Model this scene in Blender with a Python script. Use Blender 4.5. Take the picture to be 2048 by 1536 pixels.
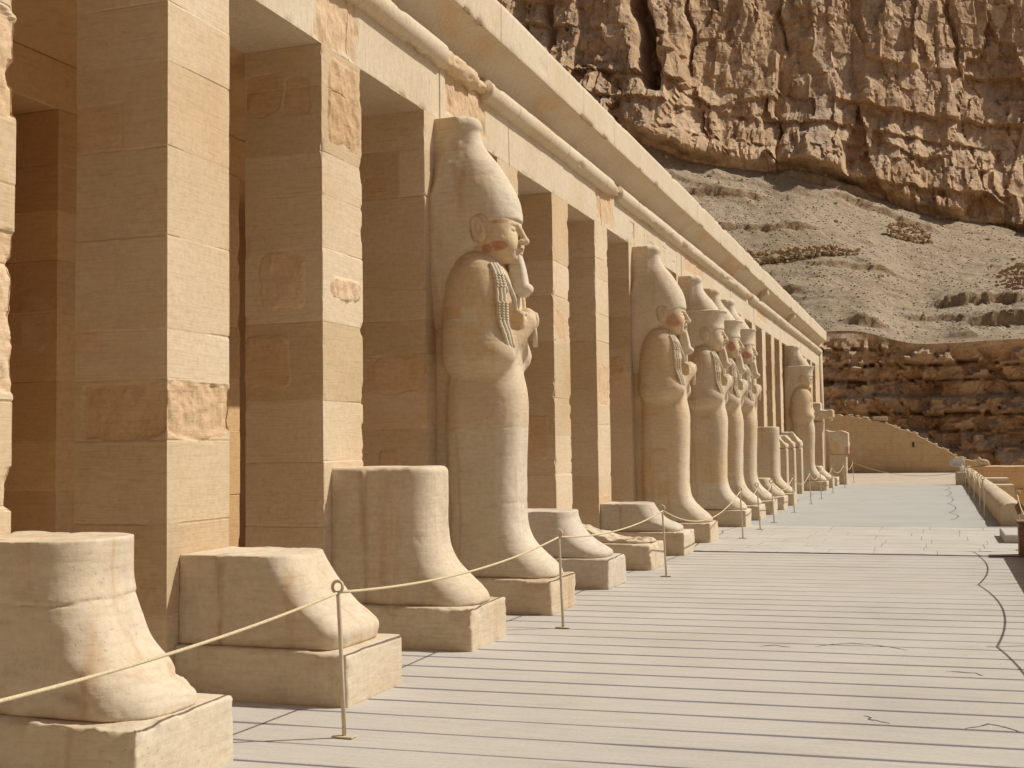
import bpy, math, random
import numpy as np
from mathutils import Matrix, Vector

# ------------------------------------------------------------------ scene, camera, light
S = bpy.context.scene
for o in list(bpy.data.objects):
    bpy.data.objects.remove(o)
COL = S.collection
R = math.radians

EYE = 1.65
def camera():
    f, vx, vy, roll = 2400.0, 1871 - 1024, 884 - 768, -0.013
    yd = np.array([vx, -vy, f], float); yd /= np.linalg.norm(yd)
    up = np.array([roll, 1, 0.]); up[2] = -(up[0]*yd[0] + up[1]*yd[1]) / yd[2]; up /= np.linalg.norm(up)
    xd = np.cross(yd, up); xd = xd if xd[0] > 0 else -xd
    M = np.stack([xd, yd, up], 1)
    right, upv, fwd = M[0], M[1], M[2]
    cd = bpy.data.cameras.new('camera'); cd.sensor_width = 36; cd.lens = f/2048*36
    cd.clip_start = 0.05; cd.clip_end = 3000
    co = bpy.data.objects.new('camera', cd); COL.objects.link(co)
    m = Matrix(((right[0], upv[0], -fwd[0], 0), (right[1], upv[1], -fwd[1], 0), (right[2], upv[2], -fwd[2], EYE), (0, 0, 0, 1)))
    co.matrix_world = m
    S.camera = co
camera()

SUN = Vector((0.79, 0.38, 1.0)).normalized()       # direction towards the sun
sl = bpy.data.lights.new('sun', 'SUN'); sl.energy = 3.9; sl.angle = R(0.53); sl.color = (1.0, 0.965, 0.90)
so = bpy.data.objects.new('sun', sl); COL.objects.link(so)
so.rotation_euler = SUN.to_track_quat('Z', 'Y').to_euler(); so.location = (20, 10, 40)
W = bpy.data.worlds.new('World'); S.world = W; W.use_nodes = True
nt = W.node_tree; bg = nt.nodes['Background']
sky = nt.nodes.new('ShaderNodeTexSky'); sky.sky_type = 'NISHITA'; sky.sun_disc = False
sky.sun_elevation = math.asin(SUN.z); sky.sun_rotation = math.atan2(SUN.x, SUN.y)
sky.air_density = 0.30; sky.dust_density = 3.0; sky.ozone_density = 1.0
nt.links.new(sky.outputs[0], bg.inputs[0]); bg.inputs[1].default_value = 0.07
S.view_settings.view_transform = 'Standard'; S.view_settings.look = 'None'
S.view_settings.exposure = 0.06; S.view_settings.gamma = 1.0
S.render.engine = 'CYCLES'
S.cycles.max_bounces = 10; S.cycles.diffuse_bounces = 7

# ------------------------------------------------------------------ numeric helpers
def _hash(ix, iy, iz, seed):
    h = (ix.astype(np.uint32)*np.uint32(374761393) + iy.astype(np.uint32)*np.uint32(668265263)
         + iz.astype(np.uint32)*np.uint32(2147483647) + np.uint32((seed*144665 + 1013904223) & 0xffffffff))
    h = (h ^ (h >> np.uint32(13)))*np.uint32(1274126177)
    h = (h ^ (h >> np.uint32(15)))*np.uint32(2246822519)
    h = h ^ (h >> np.uint32(16))
    return h.astype(np.float32)/np.float32(4294967295.0)

def vnoise(x, y, z, seed=0):
    """value noise, roughly -1..1"""
    x, y, z = np.broadcast_arrays(np.asarray(x, np.float64), np.asarray(y, np.float64), np.asarray(z, np.float64))
    fx, fy, fz = np.floor(x), np.floor(y), np.floor(z)
    ix, iy, iz = fx.astype(np.int64)+32768, fy.astype(np.int64)+32768, fz.astype(np.int64)+32768
    u, v, w = x-fx, y-fy, z-fz
    u, v, w = [(t*t*t*(t*(t*6-15)+10)).astype(np.float32) for t in (u, v, w)]
    r = 0
    for dx in (0, 1):
        wx = u if dx else 1-u
        for dy in (0, 1):
            wy = v if dy else 1-v
            for dz in (0, 1):
                wz = w if dz else 1-w
                r = r + wx*wy*wz*_hash(ix+dx, iy+dy, iz+dz, seed)
    return r*2-1

def fbm(x, y, z, oct=4, seed=0, gain=0.5):
    a, s, t = 1.0, 0.0, 0.0
    for i in range(oct):
        s = s + a*vnoise(np.asarray(x)*2**i, np.asarray(y)*2**i, np.asarray(z)*2**i, seed+i*17); t += a; a *= gain
    return s/t

def ridge(x, y, z, oct=3, seed=0):
    a, s, t = 1.0, 0.0, 0.0
    for i in range(oct):
        s = s + a*(1-np.abs(vnoise(np.asarray(x)*2**i, np.asarray(y)*2**i, np.asarray(z)*2**i, seed+i*31))*2); t += a; a *= 0.5
    return s/t

def cells(x, y, seed=0):
    """cell noise: random value of the nearest feature point and distance difference to the second nearest"""
    fx, fy = np.floor(x), np.floor(y)
    d1 = np.full(np.shape(x), 9.0, np.float32); d2 = d1.copy(); val = np.zeros(np.shape(x), np.float32)
    for i in (-1, 0, 1):
        for j in (-1, 0, 1):
            cx = (fx+i).astype(np.int64)+32768; cy = (fy+j).astype(np.int64)+32768; z0 = np.zeros_like(cx)
            px = fx+i+_hash(cx, cy, z0, seed); py = fy+j+_hash(cx, cy, z0+1, seed)
            d = np.sqrt((px-x)**2+(py-y)**2).astype(np.float32); v = _hash(cx, cy, z0+2, seed)
            near = d < d1
            d2 = np.where(near, d1, np.minimum(d2, d)); val = np.where(near, v, val); d1 = np.where(near, d, d1)
    return val, d2-d1

def facets(x, y, seed, amp, tilt):
    """broken rock: every cell is a flat facet with its own offset and tilt"""
    fx, fy = np.floor(x), np.floor(y)
    d1 = np.full(np.shape(x), 9.0); out = np.zeros(np.shape(x))
    for i in (-1, 0, 1):
        for j in (-1, 0, 1):
            cx = (fx+i).astype(np.int64)+32768; cy = (fy+j).astype(np.int64)+32768; o = np.zeros_like(cx)
            px = fx+i+_hash(cx, cy, o, seed); py = fy+j+_hash(cx, cy, o+1, seed)
            d = np.abs(px-x)*.9+np.abs(py-y)+.25*np.hypot(px-x, py-y)
            v = amp*(_hash(cx, cy, o+2, seed)-.5)+tilt*((_hash(cx, cy, o+3, seed)-.5)*(x-px)*1.6+(_hash(cx, cy, o+4, seed)-.62)*(y-py))
            near = d < d1
            out = np.where(near, v, out); d1 = np.where(near, d, d1)
    return out

def sstep(a, b, x):
    t = np.clip((np.asarray(x, np.float64)-a)/(b-a), 0, 1); return t*t*(3-2*t)

# ------------------------------------------------------------------ mesh helpers
def mesh_np(name, V, Q, smooth=True, attrs=None):
    V = np.ascontiguousarray(V, np.float32); Q = np.ascontiguousarray(Q, np.int32)
    me = bpy.data.meshes.new(name)
    n, k = Q.shape
    me.vertices.add(len(V)); me.vertices.foreach_set('co', V.ravel())
    me.loops.add(n*k); me.loops.foreach_set('vertex_index', Q.ravel())
    me.polygons.add(n); me.polygons.foreach_set('loop_start', np.arange(0, n*k, k, dtype=np.int32))
    me.polygons.foreach_set('use_smooth', np.full(n, smooth, bool))
    me.update(calc_edges=True)
    for an, av in (attrs or {}).items():
        a = me.attributes.new(an, 'FLOAT', 'POINT'); a.data.foreach_set('value', np.ascontiguousarray(av, np.float32))
    return me

def link(name, me, mat, parent=None):
    o = bpy.data.objects.new(name, me); COL.objects.link(o)
    if mat is not None and me is not None and len(me.materials) == 0:
        for m in (mat if isinstance(mat, (list, tuple)) else [mat]): me.materials.append(m)
    if parent is not None: o.parent = parent
    return o

def tag(o, label=None, cat=None, group=None, kind=None):
    if label: o['label'] = label
    if cat: o['category'] = cat
    if group: o['group'] = group
    if kind: o['kind'] = kind
    return o

def empty(name, loc, label=None, cat=None, group=None, rz=0):
    o = bpy.data.objects.new(name, None); COL.objects.link(o); o.location = loc; o.rotation_euler = (0, 0, rz)
    o.empty_display_size = 0.2
    return tag(o, label, cat, group)

def copy_tree(o, parent=None):
    c = o.copy(); COL.objects.link(c); c.parent = parent
    for ch in list(o.children): copy_tree(ch, c)
    return c

class MB:
    def __init__(s): s.v = []; s.f = []; s.m = []
    def quadgrid(s, P, m=0, closed_u=False):
        P = np.asarray(P, float); nu, nv = P.shape[:2]; b = len(s.v)
        s.v += P.reshape(-1, 3).tolist()
        for i in range(nu if closed_u else nu-1):
            i2 = (i+1) % nu
            for j in range(nv-1):
                s.f.append((b+i*nv+j, b+i2*nv+j, b+i2*nv+j+1, b+i*nv+j+1)); s.m.append(m)
        return b
    def face(s, pts, m=0):
        b = len(s.v); s.v += [tuple(p) for p in pts]; s.f.append(tuple(range(b, b+len(pts)))); s.m.append(m)
    def box(s, lo, hi, m=0, bev=0.0):
        x0, y0, z0 = lo; x1, y1, z1 = hi
        if bev <= 0:
            b = len(s.v)
            s.v += [(x0,y0,z0),(x1,y0,z0),(x1,y1,z0),(x0,y1,z0),(x0,y0,z1),(x1,y0,z1),(x1,y1,z1),(x0,y1,z1)]
            for q in ((0,3,2,1),(4,5,6,7),(0,1,5,4),(1,2,6,5),(2,3,7,6),(3,0,4,7)):
                s.f.append(tuple(b+i for i in q)); s.m.append(m)
        else:
            e = bev
            def ring(z, d): return [(x0+d+e*0,y0+d,z),(x1-d,y0+d,z),(x1-d,y1-d,z),(x0+d,y1-d,z)]
            rs = [ring(z0, e), ring(z0+e, 0), ring(z1-e, 0), ring(z1, e)]
            b = len(s.v)
            for r_ in rs: s.v += r_
            s.f.append((b+3,b+2,b+1,b)); s.m.append(m); s.f.append((b+12,b+13,b+14,b+15)); s.m.append(m)
            for k in range(3):
                for i in range(4):
                    j = (i+1) % 4
                    s.f.append((b+4*k+i, b+4*k+j, b+4*k+4+j, b+4*k+4+i)); s.m.append(m)
    def tube(s, pts, rad, n=8, m=0, closed=False, cap=True):
        pts = [Vector(p) for p in pts]; N = len(pts)
        rads = rad if isinstance(rad, (list, tuple)) else [rad]*N
        rows = []; ref = None
        for i, p in enumerate(pts):
            if closed: t = pts[(i+1) % N]-pts[i-1]
            else: t = pts[min(i+1, N-1)]-pts[max(i-1, 0)]
            t.normalize()
            if ref is None:
                ref = Vector((0, 0, 1)) if abs(t.z) < .9 else Vector((1, 0, 0))
            a = (ref - t*ref.dot(t)).normalized(); ref = a; b = t.cross(a)
            rows.append([tuple(p + (a*math.cos(2*math.pi*k/n) + b*math.sin(2*math.pi*k/n))*rads[i]) for k in range(n)])
        b0 = len(s.v)
        for r_ in rows: s.v += r_
        for i in range(N if closed else N-1):
            i2 = (i+1) % N
            for k in range(n):
                k2 = (k+1) % n
                s.f.append((b0+i*n+k, b0+i*n+k2, b0+i2*n+k2, b0+i2*n+k)); s.m.append(m)
        if cap and not closed:
            s.f.append(tuple(b0+k for k in range(n))[::-1]); s.m.append(m)
            s.f.append(tuple(b0+(N-1)*n+k for k in range(n))); s.m.append(m)
    def build(s, name, mat, parent=None, smooth=False):
        me = bpy.data.meshes.new(name); me.from_pydata(s.v, [], s.f); me.update()
        for p, mi in zip(me.polygons, s.m): p.material_index = mi; p.use_smooth = smooth
        return link(name, me, mat, parent)

def surface_nets(F, org, h):
    s = F < 0
    nx, ny, nz = F.shape
    c = [s[i:nx-1+i, j:ny-1+j, k:nz-1+k] for i in (0, 1) for j in (0, 1) for k in (0, 1)]
    cnt = sum(a.astype(np.int8) for a in c)
    act = (cnt > 0) & (cnt < 8)
    I, J, K = np.nonzero(act)
    idx = np.full(act.shape, -1, np.int32); idx[I, J, K] = np.arange(len(I))
    pos = np.zeros((len(I), 3), np.float32); num = np.zeros(len(I), np.float32)
    cor = [(i, j, k) for i in (0, 1) for j in (0, 1) for k in (0, 1)]
    for a in range(8):
        for b in range(a+1, 8):
            A, B = cor[a], cor[b]
            if sum(abs(p-q) for p, q in zip(A, B)) != 1: continue
            fa = F[I+A[0], J+A[1], K+A[2]]; fb = F[I+B[0], J+B[1], K+B[2]]
            cr = (fa < 0) != (fb < 0)
            t = np.where(cr, fa/np.where(cr, fa-fb, 1), 0)
            for d in range(3):
                pos[:, d] += np.where(cr, A[d]+t*(B[d]-A[d]), 0)
            num += cr
    pos /= num[:, None]
    V = (pos + np.stack([I, J, K], 1))*h + np.asarray(org, np.float32)
    Q = []
    for ax in range(3):
        o1, o2 = [(1, 2), (2, 0), (0, 1)][ax]
        sl0 = [slice(None)]*3; sl1 = [slice(None)]*3
        for d in range(3):
            if d == ax: sl0[d] = slice(0, -1); sl1[d] = slice(1, None)
            else: sl0[d] = slice(1, -1); sl1[d] = slice(1, -1)
        a = s[tuple(sl0)]; b = s[tuple(sl1)]
        E = np.stack(np.nonzero(a != b), 1)
        if len(E) == 0: continue
        flip = a[E[:, 0], E[:, 1], E[:, 2]]
        off = np.zeros(3, int); off[o1] = 1; off[o2] = 1
        base = E + off
        def ci(d1, d2):
            q = base.copy(); q[:, o1] -= d1; q[:, o2] -= d2
            return idx[q[:, 0], q[:, 1], q[:, 2]]
        q = np.stack([ci(1, 1), ci(0, 1), ci(0, 0), ci(1, 0)], 1)
        q[~flip] = q[~flip][:, ::-1]
        Q.append(q)
    return V, np.concatenate(Q)

def grid(lo, hi, h):
    ax = [np.arange(lo[d]-2*h, hi[d]+2*h+h*.5, h, dtype=np.float32) for d in range(3)]
    X, Y, Z = np.meshgrid(*ax, indexing='ij')
    return X, Y, Z, (ax[0][0], ax[1][0], ax[2][0])

# ------------------------------------------------------------------ signed-distance helpers
def smin(a, b, k):
    h = np.clip(.5+.5*(b-a)/k, 0, 1); return b*(1-h)+a*h-k*h*(1-h)
def smax(a, b, k): return -smin(-a, -b, k)
def capsule(X, Y, Z, a, b, ra, rb=None):
    rb = ra if rb is None else rb
    a = np.array(a, float); b = np.array(b, float); d = b-a; L = float(d@d)
    t = np.clip(((X-a[0])*d[0]+(Y-a[1])*d[1]+(Z-a[2])*d[2])/L, 0, 1)
    return np.sqrt((X-a[0]-d[0]*t)**2+(Y-a[1]-d[1]*t)**2+(Z-a[2]-d[2]*t)**2)-(ra+(rb-ra)*t)
def ell(X, Y, Z, c, r):
    q = np.sqrt(((X-c[0])/r[0])**2+((Y-c[1])/r[1])**2+((Z-c[2])/r[2])**2); return (q-1)*min(r)
def rbox(X, Y, Z, lo, hi, r=0.0):
    q = [np.abs(P-(l+h)/2)-(h-l)/2+r for P, l, h in zip((X, Y, Z), lo, hi)]
    return np.sqrt(sum(np.maximum(t, 0)**2 for t in q)) + np.minimum(np.maximum(np.maximum(q[0], q[1]), q[2]), 0)-r
def loft(X, Y, Z, nodes):
    """rounded rectangles stacked in z; nodes (z, half width, front, back, corner radius)"""
    n = np.array(nodes, float); zz = Z
    def ip(k):
        # smooth (cubic hermite) interpolation
        z, v = n[:, 0], n[:, k]
        m = np.gradient(v, z)
        i = np.clip(np.searchsorted(z, zz, side='right')-1, 0, len(z)-2)
        h = z[i+1]-z[i]; t = np.clip((zz-z[i])/h, 0, 1)
        return ((2*t**3-3*t**2+1)*v[i]+(t**3-2*t**2+t)*h*m[i]+(-2*t**3+3*t**2)*v[i+1]+(t**3-t**2)*h*m[i+1]).astype(np.float32)
    z1 = Z[0, 0, :] if Z.ndim == 3 else None
    if z1 is not None:
        zz = z1
    hw, xf, xb, r = ip(1), ip(2), ip(3), ip(4)
    r = np.minimum(np.minimum(r, hw*.999), (xf-xb)/2*.999)
    qx = np.abs(X-(xf+xb)/2)-(xf-xb)/2+r; qy = np.abs(Y)-hw+r
    d = np.sqrt(np.maximum(qx, 0)**2+np.maximum(qy, 0)**2)+np.minimum(np.maximum(qx, qy), 0)-r
    d = smax(d, n[0, 0]-Z, .02); d = smax(d, Z-n[-1, 0], .02)
    return d.astype(np.float32)

# ------------------------------------------------------------------ materials
def newmat(name):
    m = bpy.data.materials.new(name); m.use_nodes = True
    return m, m.node_tree, m.node_tree.nodes['Principled BSDF']
def N(t, typ, **kw):
    n = t.nodes.new(typ)
    for k, v in kw.items(): setattr(n, k, v)
    return n
def mapped(t, scale, coord='pos'):
    g = N(t, 'ShaderNodeNewGeometry') if coord == 'pos' else N(t, 'ShaderNodeTexCoord')
    mp = N(t, 'ShaderNodeMapping'); mp.inputs['Scale'].default_value = scale
    t.links.new(g.outputs['Position' if coord == 'pos' else 'Object'], mp.inputs[0]); return mp.outputs[0]
def noise(t, vec, scale, detail=4, rough=.55, dist=0.0):
    n = N(t, 'ShaderNodeTexNoise'); t.links.new(vec, n.inputs['Vector'])
    n.inputs['Scale'].default_value = scale; n.inputs['Detail'].default_value = detail
    n.inputs['Roughness'].default_value = rough; n.inputs['Distortion'].default_value = dist
    return n.outputs[0]
def ramp(t, fac, stops):
    r = N(t, 'ShaderNodeValToRGB'); t.links.new(fac, r.inputs[0])
    el = r.color_ramp.elements
    while len(el) < len(stops): el.new(.5)
    for e, (p, c) in zip(el, stops):
        e.position = p; e.color = (*c, 1) if not isinstance(c, (int, float)) else (c, c, c, 1)
    return r.outputs[0]
def mix(t, fac, a, b, mode='MIX'):
    n = N(t, 'ShaderNodeMix', data_type='RGBA', blend_type=mode)
    for i, v in ((0, fac), (6, a), (7, b)):
        if hasattr(v, 'is_linked') or hasattr(v, 'links'): t.links.new(v, n.inputs[i])
        elif isinstance(v, (int, float)): n.inputs[i].default_value = v
        else: n.inputs[i].default_value = (*v, 1)
    return n.outputs[2]
def mth(t, op, a, b=None, c=None):
    n = N(t, 'ShaderNodeMath', operation=op)
    for i, v in enumerate((a, b, c)):
        if v is None: continue
        if isinstance(v, (int, float)): n.inputs[i].default_value = v
        else: t.links.new(v, n.inputs[i])
    return n.outputs[0]
def attr(t, name):
    a = N(t, 'ShaderNodeAttribute'); a.attribute_name = name; return a.outputs['Fac']

def stone(name, ca, cb, cc, old=None, streak=(1, 1, 14), stains=0.0, bump=0.35, pit=1.0, paint=False, fine=22):
    m, t, b = newmat(name)
    p1 = mapped(t, (1, 1, 1)); ps = mapped(t, streak)
    big = noise(t, p1, 0.9, 5, .6, .3)
    col = ramp(t, big, [(.28, ca), (.5, cb), (.72, cc)])
    if old is not None:
        at = attr(t, 'old'); on = noise(t, p1, 2.6, 5, .6)
        oc = ramp(t, on, [(.3, old[0]), (.7, old[1])])
        col = mix(t, mth(t, 'MULTIPLY', at, .85), col, oc)
    st = noise(t, ps, 5.0, 5, .6, .15)
    col = mix(t, 1.0, col, ramp(t, st, [(.25, (.86, .84, .80)), (.5, (1, 1, 1)), (.8, (1.06, 1.05, 1.04))]), 'MULTIPLY')
    fn = noise(t, p1, fine, 6, .7)
    col = mix(t, 1.0, col, ramp(t, fn, [(.3, (.88, .86, .83)), (.55, (1, 1, 1)), (.8, (1.05, 1.05, 1.06))]), 'MULTIPLY')
    if old is not None:
        tn = attr(t, 'tone'); col = mix(t, 1.0, col, ramp(t, mth(t, 'MULTIPLY_ADD', tn, .5, .5), [(0.0, (.86, .81, .74)), (.5, (1, 1, 1)), (1.0, (1.08, 1.11, 1.18))]), 'MULTIPLY')
    if stains > 0:
        pv = mapped(t, (1, 1, .10)); sv = noise(t, pv, 5.5, 4, .55, .4)
        mask = mth(t, 'MULTIPLY', ramp(t, sv, [(.56, 0.0), (.74, 1.0)]), stains)
        col = mix(t, mask, col, mix(t, 1.0, col, (.80, .55, .36), 'MULTIPLY'))
        gv = noise(t, p1, 3.3, 5, .6, .5)
        col = mix(t, mth(t, 'MULTIPLY', ramp(t, gv, [(.55, 0.0), (.72, 1.0)]), .45*stains), col, (.40, .36, .29))
    pn = noise(t, p1, 46, 3, .6); pm = ramp(t, pn, [(.63, 0.0), (.72, 1.0)])
    patchy = ramp(t, noise(t, p1, 2.2, 2, .5), [(.45, 0.0), (.62, 1.0)])
    pm = mth(t, 'MULTIPLY', mth(t, 'MULTIPLY', pm, patchy), pit)
    col = mix(t, mth(t, 'MULTIPLY', pm, .45), col, mix(t, 1.0, col, (.55, .48, .40), 'MULTIPLY'))
    if paint:
        pa = attr(t, 'paint'); pn2 = noise(t, p1, 26, 4, .6)
        sa = attr(t, 'rust'); col = mix(t, mth(t, 'MULTIPLY', sa, ramp(t, noise(t, mapped(t, (3, 3, .5)), 6, 4, .6), [(.3, .25), (.65, .8)])), col, (.40, .24, .105))
        col = mix(t, mth(t, 'MULTIPLY', pa, ramp(t, pn2, [(.3, .55), (.6, 1.0)])), col, (.46, .20, .125))
    t.links.new(col, b.inputs['Base Color']); b.inputs['Roughness'].default_value = .92
    b.inputs['Specular IOR Level'].default_value = .15
    h = mth(t, 'ADD', mth(t, 'MULTIPLY', st, .6), mth(t, 'MULTIPLY', fn, .55))
    h = mth(t, 'SUBTRACT', h, mth(t, 'MULTIPLY', pm, .9))
    if old is not None:
        rn = noise(t, p1, 14, 6, .7)
        h = mth(t, 'ADD', h, mth(t, 'MULTIPLY', mth(t, 'MULTIPLY', at, rn), 1.8))
    bp = N(t, 'ShaderNodeBump'); bp.inputs['Strength'].default_value = bump; bp.inputs['Distance'].default_value = .012
    t.links.new(h, bp.inputs['Height']); t.links.new(bp.outputs[0], b.inputs['Normal'])
    return m

OLD = ((.58, .39, .215), (.66, .475, .30))
M_PILLAR = stone('pillar_stone', (.57, .42, .255), (.61, .468, .30), (.64, .51, .345), old=OLD, streak=(1, 1, 16))
M_ARCH = stone('entablature_stone', (.58, .465, .31), (.62, .515, .365), (.645, .55, .405), old=OLD, streak=(9, 9, .8), bump=.3)
M_STATUE = stone('statue_limestone', (.59, .49, .345), (.635, .545, .405), (.665, .585, .455), old=((.60, .405, .20), (.655, .47, .26)), streak=(1, 1, 8), stains=.55, bump=.28, paint=True)
M_BASE = stone('base_limestone', (.575, .46, .31), (.625, .52, .37), (.66, .565, .425), old=((.50, .36, .22), (.58, .44, .28)), streak=(1, 1, 7), stains=.5, bump=.4, paint=True)
M_BASEGREY = stone('grey_limestone', (.53, .445, .335), (.59, .51, .40), (.64, .57, .465), old=((.45, .35, .24), (.52, .42, .30)), streak=(1, 1, 7), stains=.35, bump=.4, paint=True)
M_INNER = stone('inner_wall_stone', (.60, .38, .18), (.64, .42, .21), (.67, .46, .25), old=OLD, streak=(1, 1, 10), bump=.3)
M_WALL = stone('retaining_wall_stone', (.62, .43, .235), (.67, .48, .275), (.70, .52, .32), old=OLD, streak=(1, 1, 5), stains=.4, bump=.5)
M_PARAPET = stone('parapet_stone', (.52, .41, .28), (.58, .47, .33), (.62, .52, .39), streak=(1, 1, 4), stains=.3, bump=.5)

def coursed(m, w, h, depth=.8):
    t = m.node_tree; b = t.nodes['Principled BSDF']
    g = N(t, 'ShaderNodeNewGeometry'); sp = N(t, 'ShaderNodeSeparateXYZ'); t.links.new(g.outputs['Position'], sp.inputs[0])
    cb = N(t, 'ShaderNodeCombineXYZ'); wob = noise(t, mapped(t, (1, 1, 1)), 1.3, 3, .5)
    t.links.new(mth(t, 'ADD', mth(t, 'ADD', sp.outputs['X'], sp.outputs['Y']), mth(t, 'MULTIPLY', wob, .16)), cb.inputs[0])
    t.links.new(mth(t, 'ADD', sp.outputs['Z'], mth(t, 'MULTIPLY', wob, .10)), cb.inputs[1])
    br = N(t, 'ShaderNodeTexBrick'); t.links.new(cb.outputs[0], br.inputs['Vector'])
    br.inputs['Scale'].default_value = 1; br.inputs['Brick Width'].default_value = w; br.inputs['Row Height'].default_value = h
    br.inputs['Mortar Size'].default_value = .016; br.inputs['Mortar Smooth'].default_value = .5
    br.inputs['Color1'].default_value = (1.06, 1.04, 1.0, 1); br.inputs['Color2'].default_value = (.86, .84, .80, 1); br.inputs['Mortar'].default_value = (.62, .58, .54, 1)
    old = b.inputs['Base Color'].links[0].from_socket
    t.links.new(mix(t, depth, old, br.outputs['Color'], 'MULTIPLY'), b.inputs['Base Color'])
coursed(M_WALL, .62, .33, .35)

def floor_mat(name, ca, cb, cc, stretch, bump=.25, spots=.5):
    m, t, b = newmat(name)
    p = mapped(t, (1, 1, 1)); ps = mapped(t, stretch)
    col = ramp(t, noise(t, p, .7, 6, .62, .4), [(.28, ca), (.5, cb), (.74, cc)])
    s_ = noise(t, ps, 4, 5, .6)
    col = mix(t, 1.0, col, ramp(t, s_, [(.25, (.90, .89, .87)), (.55, (1, 1, 1)), (.8, (1.04, 1.04, 1.04))]), 'MULTIPLY')
    f = noise(t, p, 34, 6, .7)
    col = mix(t, 1.0, col, ramp(t, f, [(.3, (.92, .91, .90)), (.6, (1.02, 1.02, 1.02))]), 'MULTIPLY')
    dn = noise(t, mapped(t, (.55, 2.2, 1)), 2.3, 6, .65, .6)
    col = mix(t, mth(t, 'MULTIPLY', ramp(t, dn, [(.60, 0.0), (.72, 1.0)]), spots), col, mix(t, 1.0, col, (.80, .74, .68), 'MULTIPLY'))
    t.links.new(col, b.inputs['Base Color']); b.inputs['Roughness'].default_value = .9; b.inputs['Specular IOR Level'].default_value = .15
    bp = N(t, 'ShaderNodeBump'); bp.inputs['Strength'].default_value = bump; bp.inputs['Distance'].default_value = .01
    t.links.new(mth(t, 'ADD', mth(t, 'MULTIPLY', s_, .5), f), bp.inputs['Height']); t.links.new(bp.outputs[0], b.inputs['Normal'])
    return m
M_PLANK = floor_mat('plank_board', (.455, .415, .355), (.495, .455, .39), (.53, .49, .425), (.5, 6, 1))
M_GAP = floor_mat('plank_joint', (.16, .14, .145), (.19, .17, .175), (.23, .205, .205), (1, 1, 1))
M_SLAB = floor_mat('paving_slab', (.48, .44, .375), (.525, .485, .415), (.565, .525, .455), (1, 2, 1), spots=.7)
M_SMOOTH = floor_mat('screed', (.40, .385, .345), (.43, .42, .38), (.455, .445, .405), (.4, 3, 1), bump=.15, spots=.7)
M_SAND = floor_mat('sand', (.46, .385, .285), (.51, .43, .325), (.55, .475, .37), (1, 1, 1), bump=.4)

def plain(name, c, rough=.7, metal=0.0, var=.12, scale=18):
    m, t, b = newmat(name)
    n = noise(t, mapped(t, (1, 1, 1)), scale, 5, .6)
    col = mix(t, 1.0, c, ramp(t, n, [(.3, 1-var), (.7, 1+var*.5)]), 'MULTIPLY')
    t.links.new(col, b.inputs['Base Color']); b.inputs['Roughness'].default_value = rough; b.inputs['Metallic'].default_value = metal
    return m
M_POST = plain('post_paint', (.56, .46, .32), .55)
M_ROPE = plain('rope_fibre', (.62, .50, .30), .9, var=.3, scale=120)
M_WHITE = plain('white_enamel', (.66, .67, .66), .4)
M_RUST = plain('rusty_iron', (.26, .12, .07), .85, var=.4)
M_WOOD = plain('brown_boarding', (.28, .17, .09), .8, var=.4)
M_DARK = plain('dark_crevice', (.10, .075, .05), .95)

def rock_mat():
    m, t, b = newmat('cliff_rock')
    p = mapped(t, (1, 1, 1)); pz = mapped(t, (.25, .25, 1.6)); pv = mapped(t, (1, 1, .16))
    col = ramp(t, noise(t, p, .16, 6, .62, .5), [(.28, (.56, .37, .21)), (.5, (.64, .44, .265)), (.72, (.69, .50, .33))])
    col = mix(t, 1.0, col, ramp(t, noise(t, pz, .9, 6, .6, .3), [(.3, (.78, .76, .74)), (.55, (1, 1, 1)), (.8, (1.12, 1.12, 1.14))]), 'MULTIPLY')
    v = noise(t, pv, .8, 6, .65, .3)
    col = mix(t, 1.0, col, ramp(t, v, [(.3, (.66, .60, .56)), (.5, (1, 1, 1)), (.75, (1.1, 1.1, 1.1))]), 'MULTIPLY')
    f = noise(t, p, 2.4, 8, .7)
    col = mix(t, 1.0, col, ramp(t, f, [(.3, (.75, .72, .70)), (.55, (1, 1, 1)), (.75, (1.15, 1.15, 1.15))]), 'MULTIPLY')
    # pale dust lying on ledges
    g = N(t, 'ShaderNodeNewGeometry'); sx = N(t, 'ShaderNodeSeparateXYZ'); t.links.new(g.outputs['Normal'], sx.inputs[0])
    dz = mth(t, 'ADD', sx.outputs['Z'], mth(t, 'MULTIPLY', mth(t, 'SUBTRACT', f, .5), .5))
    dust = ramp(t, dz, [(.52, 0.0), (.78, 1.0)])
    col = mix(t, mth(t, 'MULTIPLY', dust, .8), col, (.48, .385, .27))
    t.links.new(col, b.inputs['Base Color']); b.inputs['Roughness'].default_value = .95; b.inputs['Specular IOR Level'].default_value = .1
    bp = N(t, 'ShaderNodeBump'); bp.inputs['Strength'].default_value = .8; bp.inputs['Distance'].default_value = .5
    bk = noise(t, mapped(t, (1, 1, .45)), 1.1, 9, .68, .2)
    t.links.new(bk, bp.inputs['Height']); t.links.new(bp.outputs[0], b.inputs['Normal'])
    return m
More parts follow.
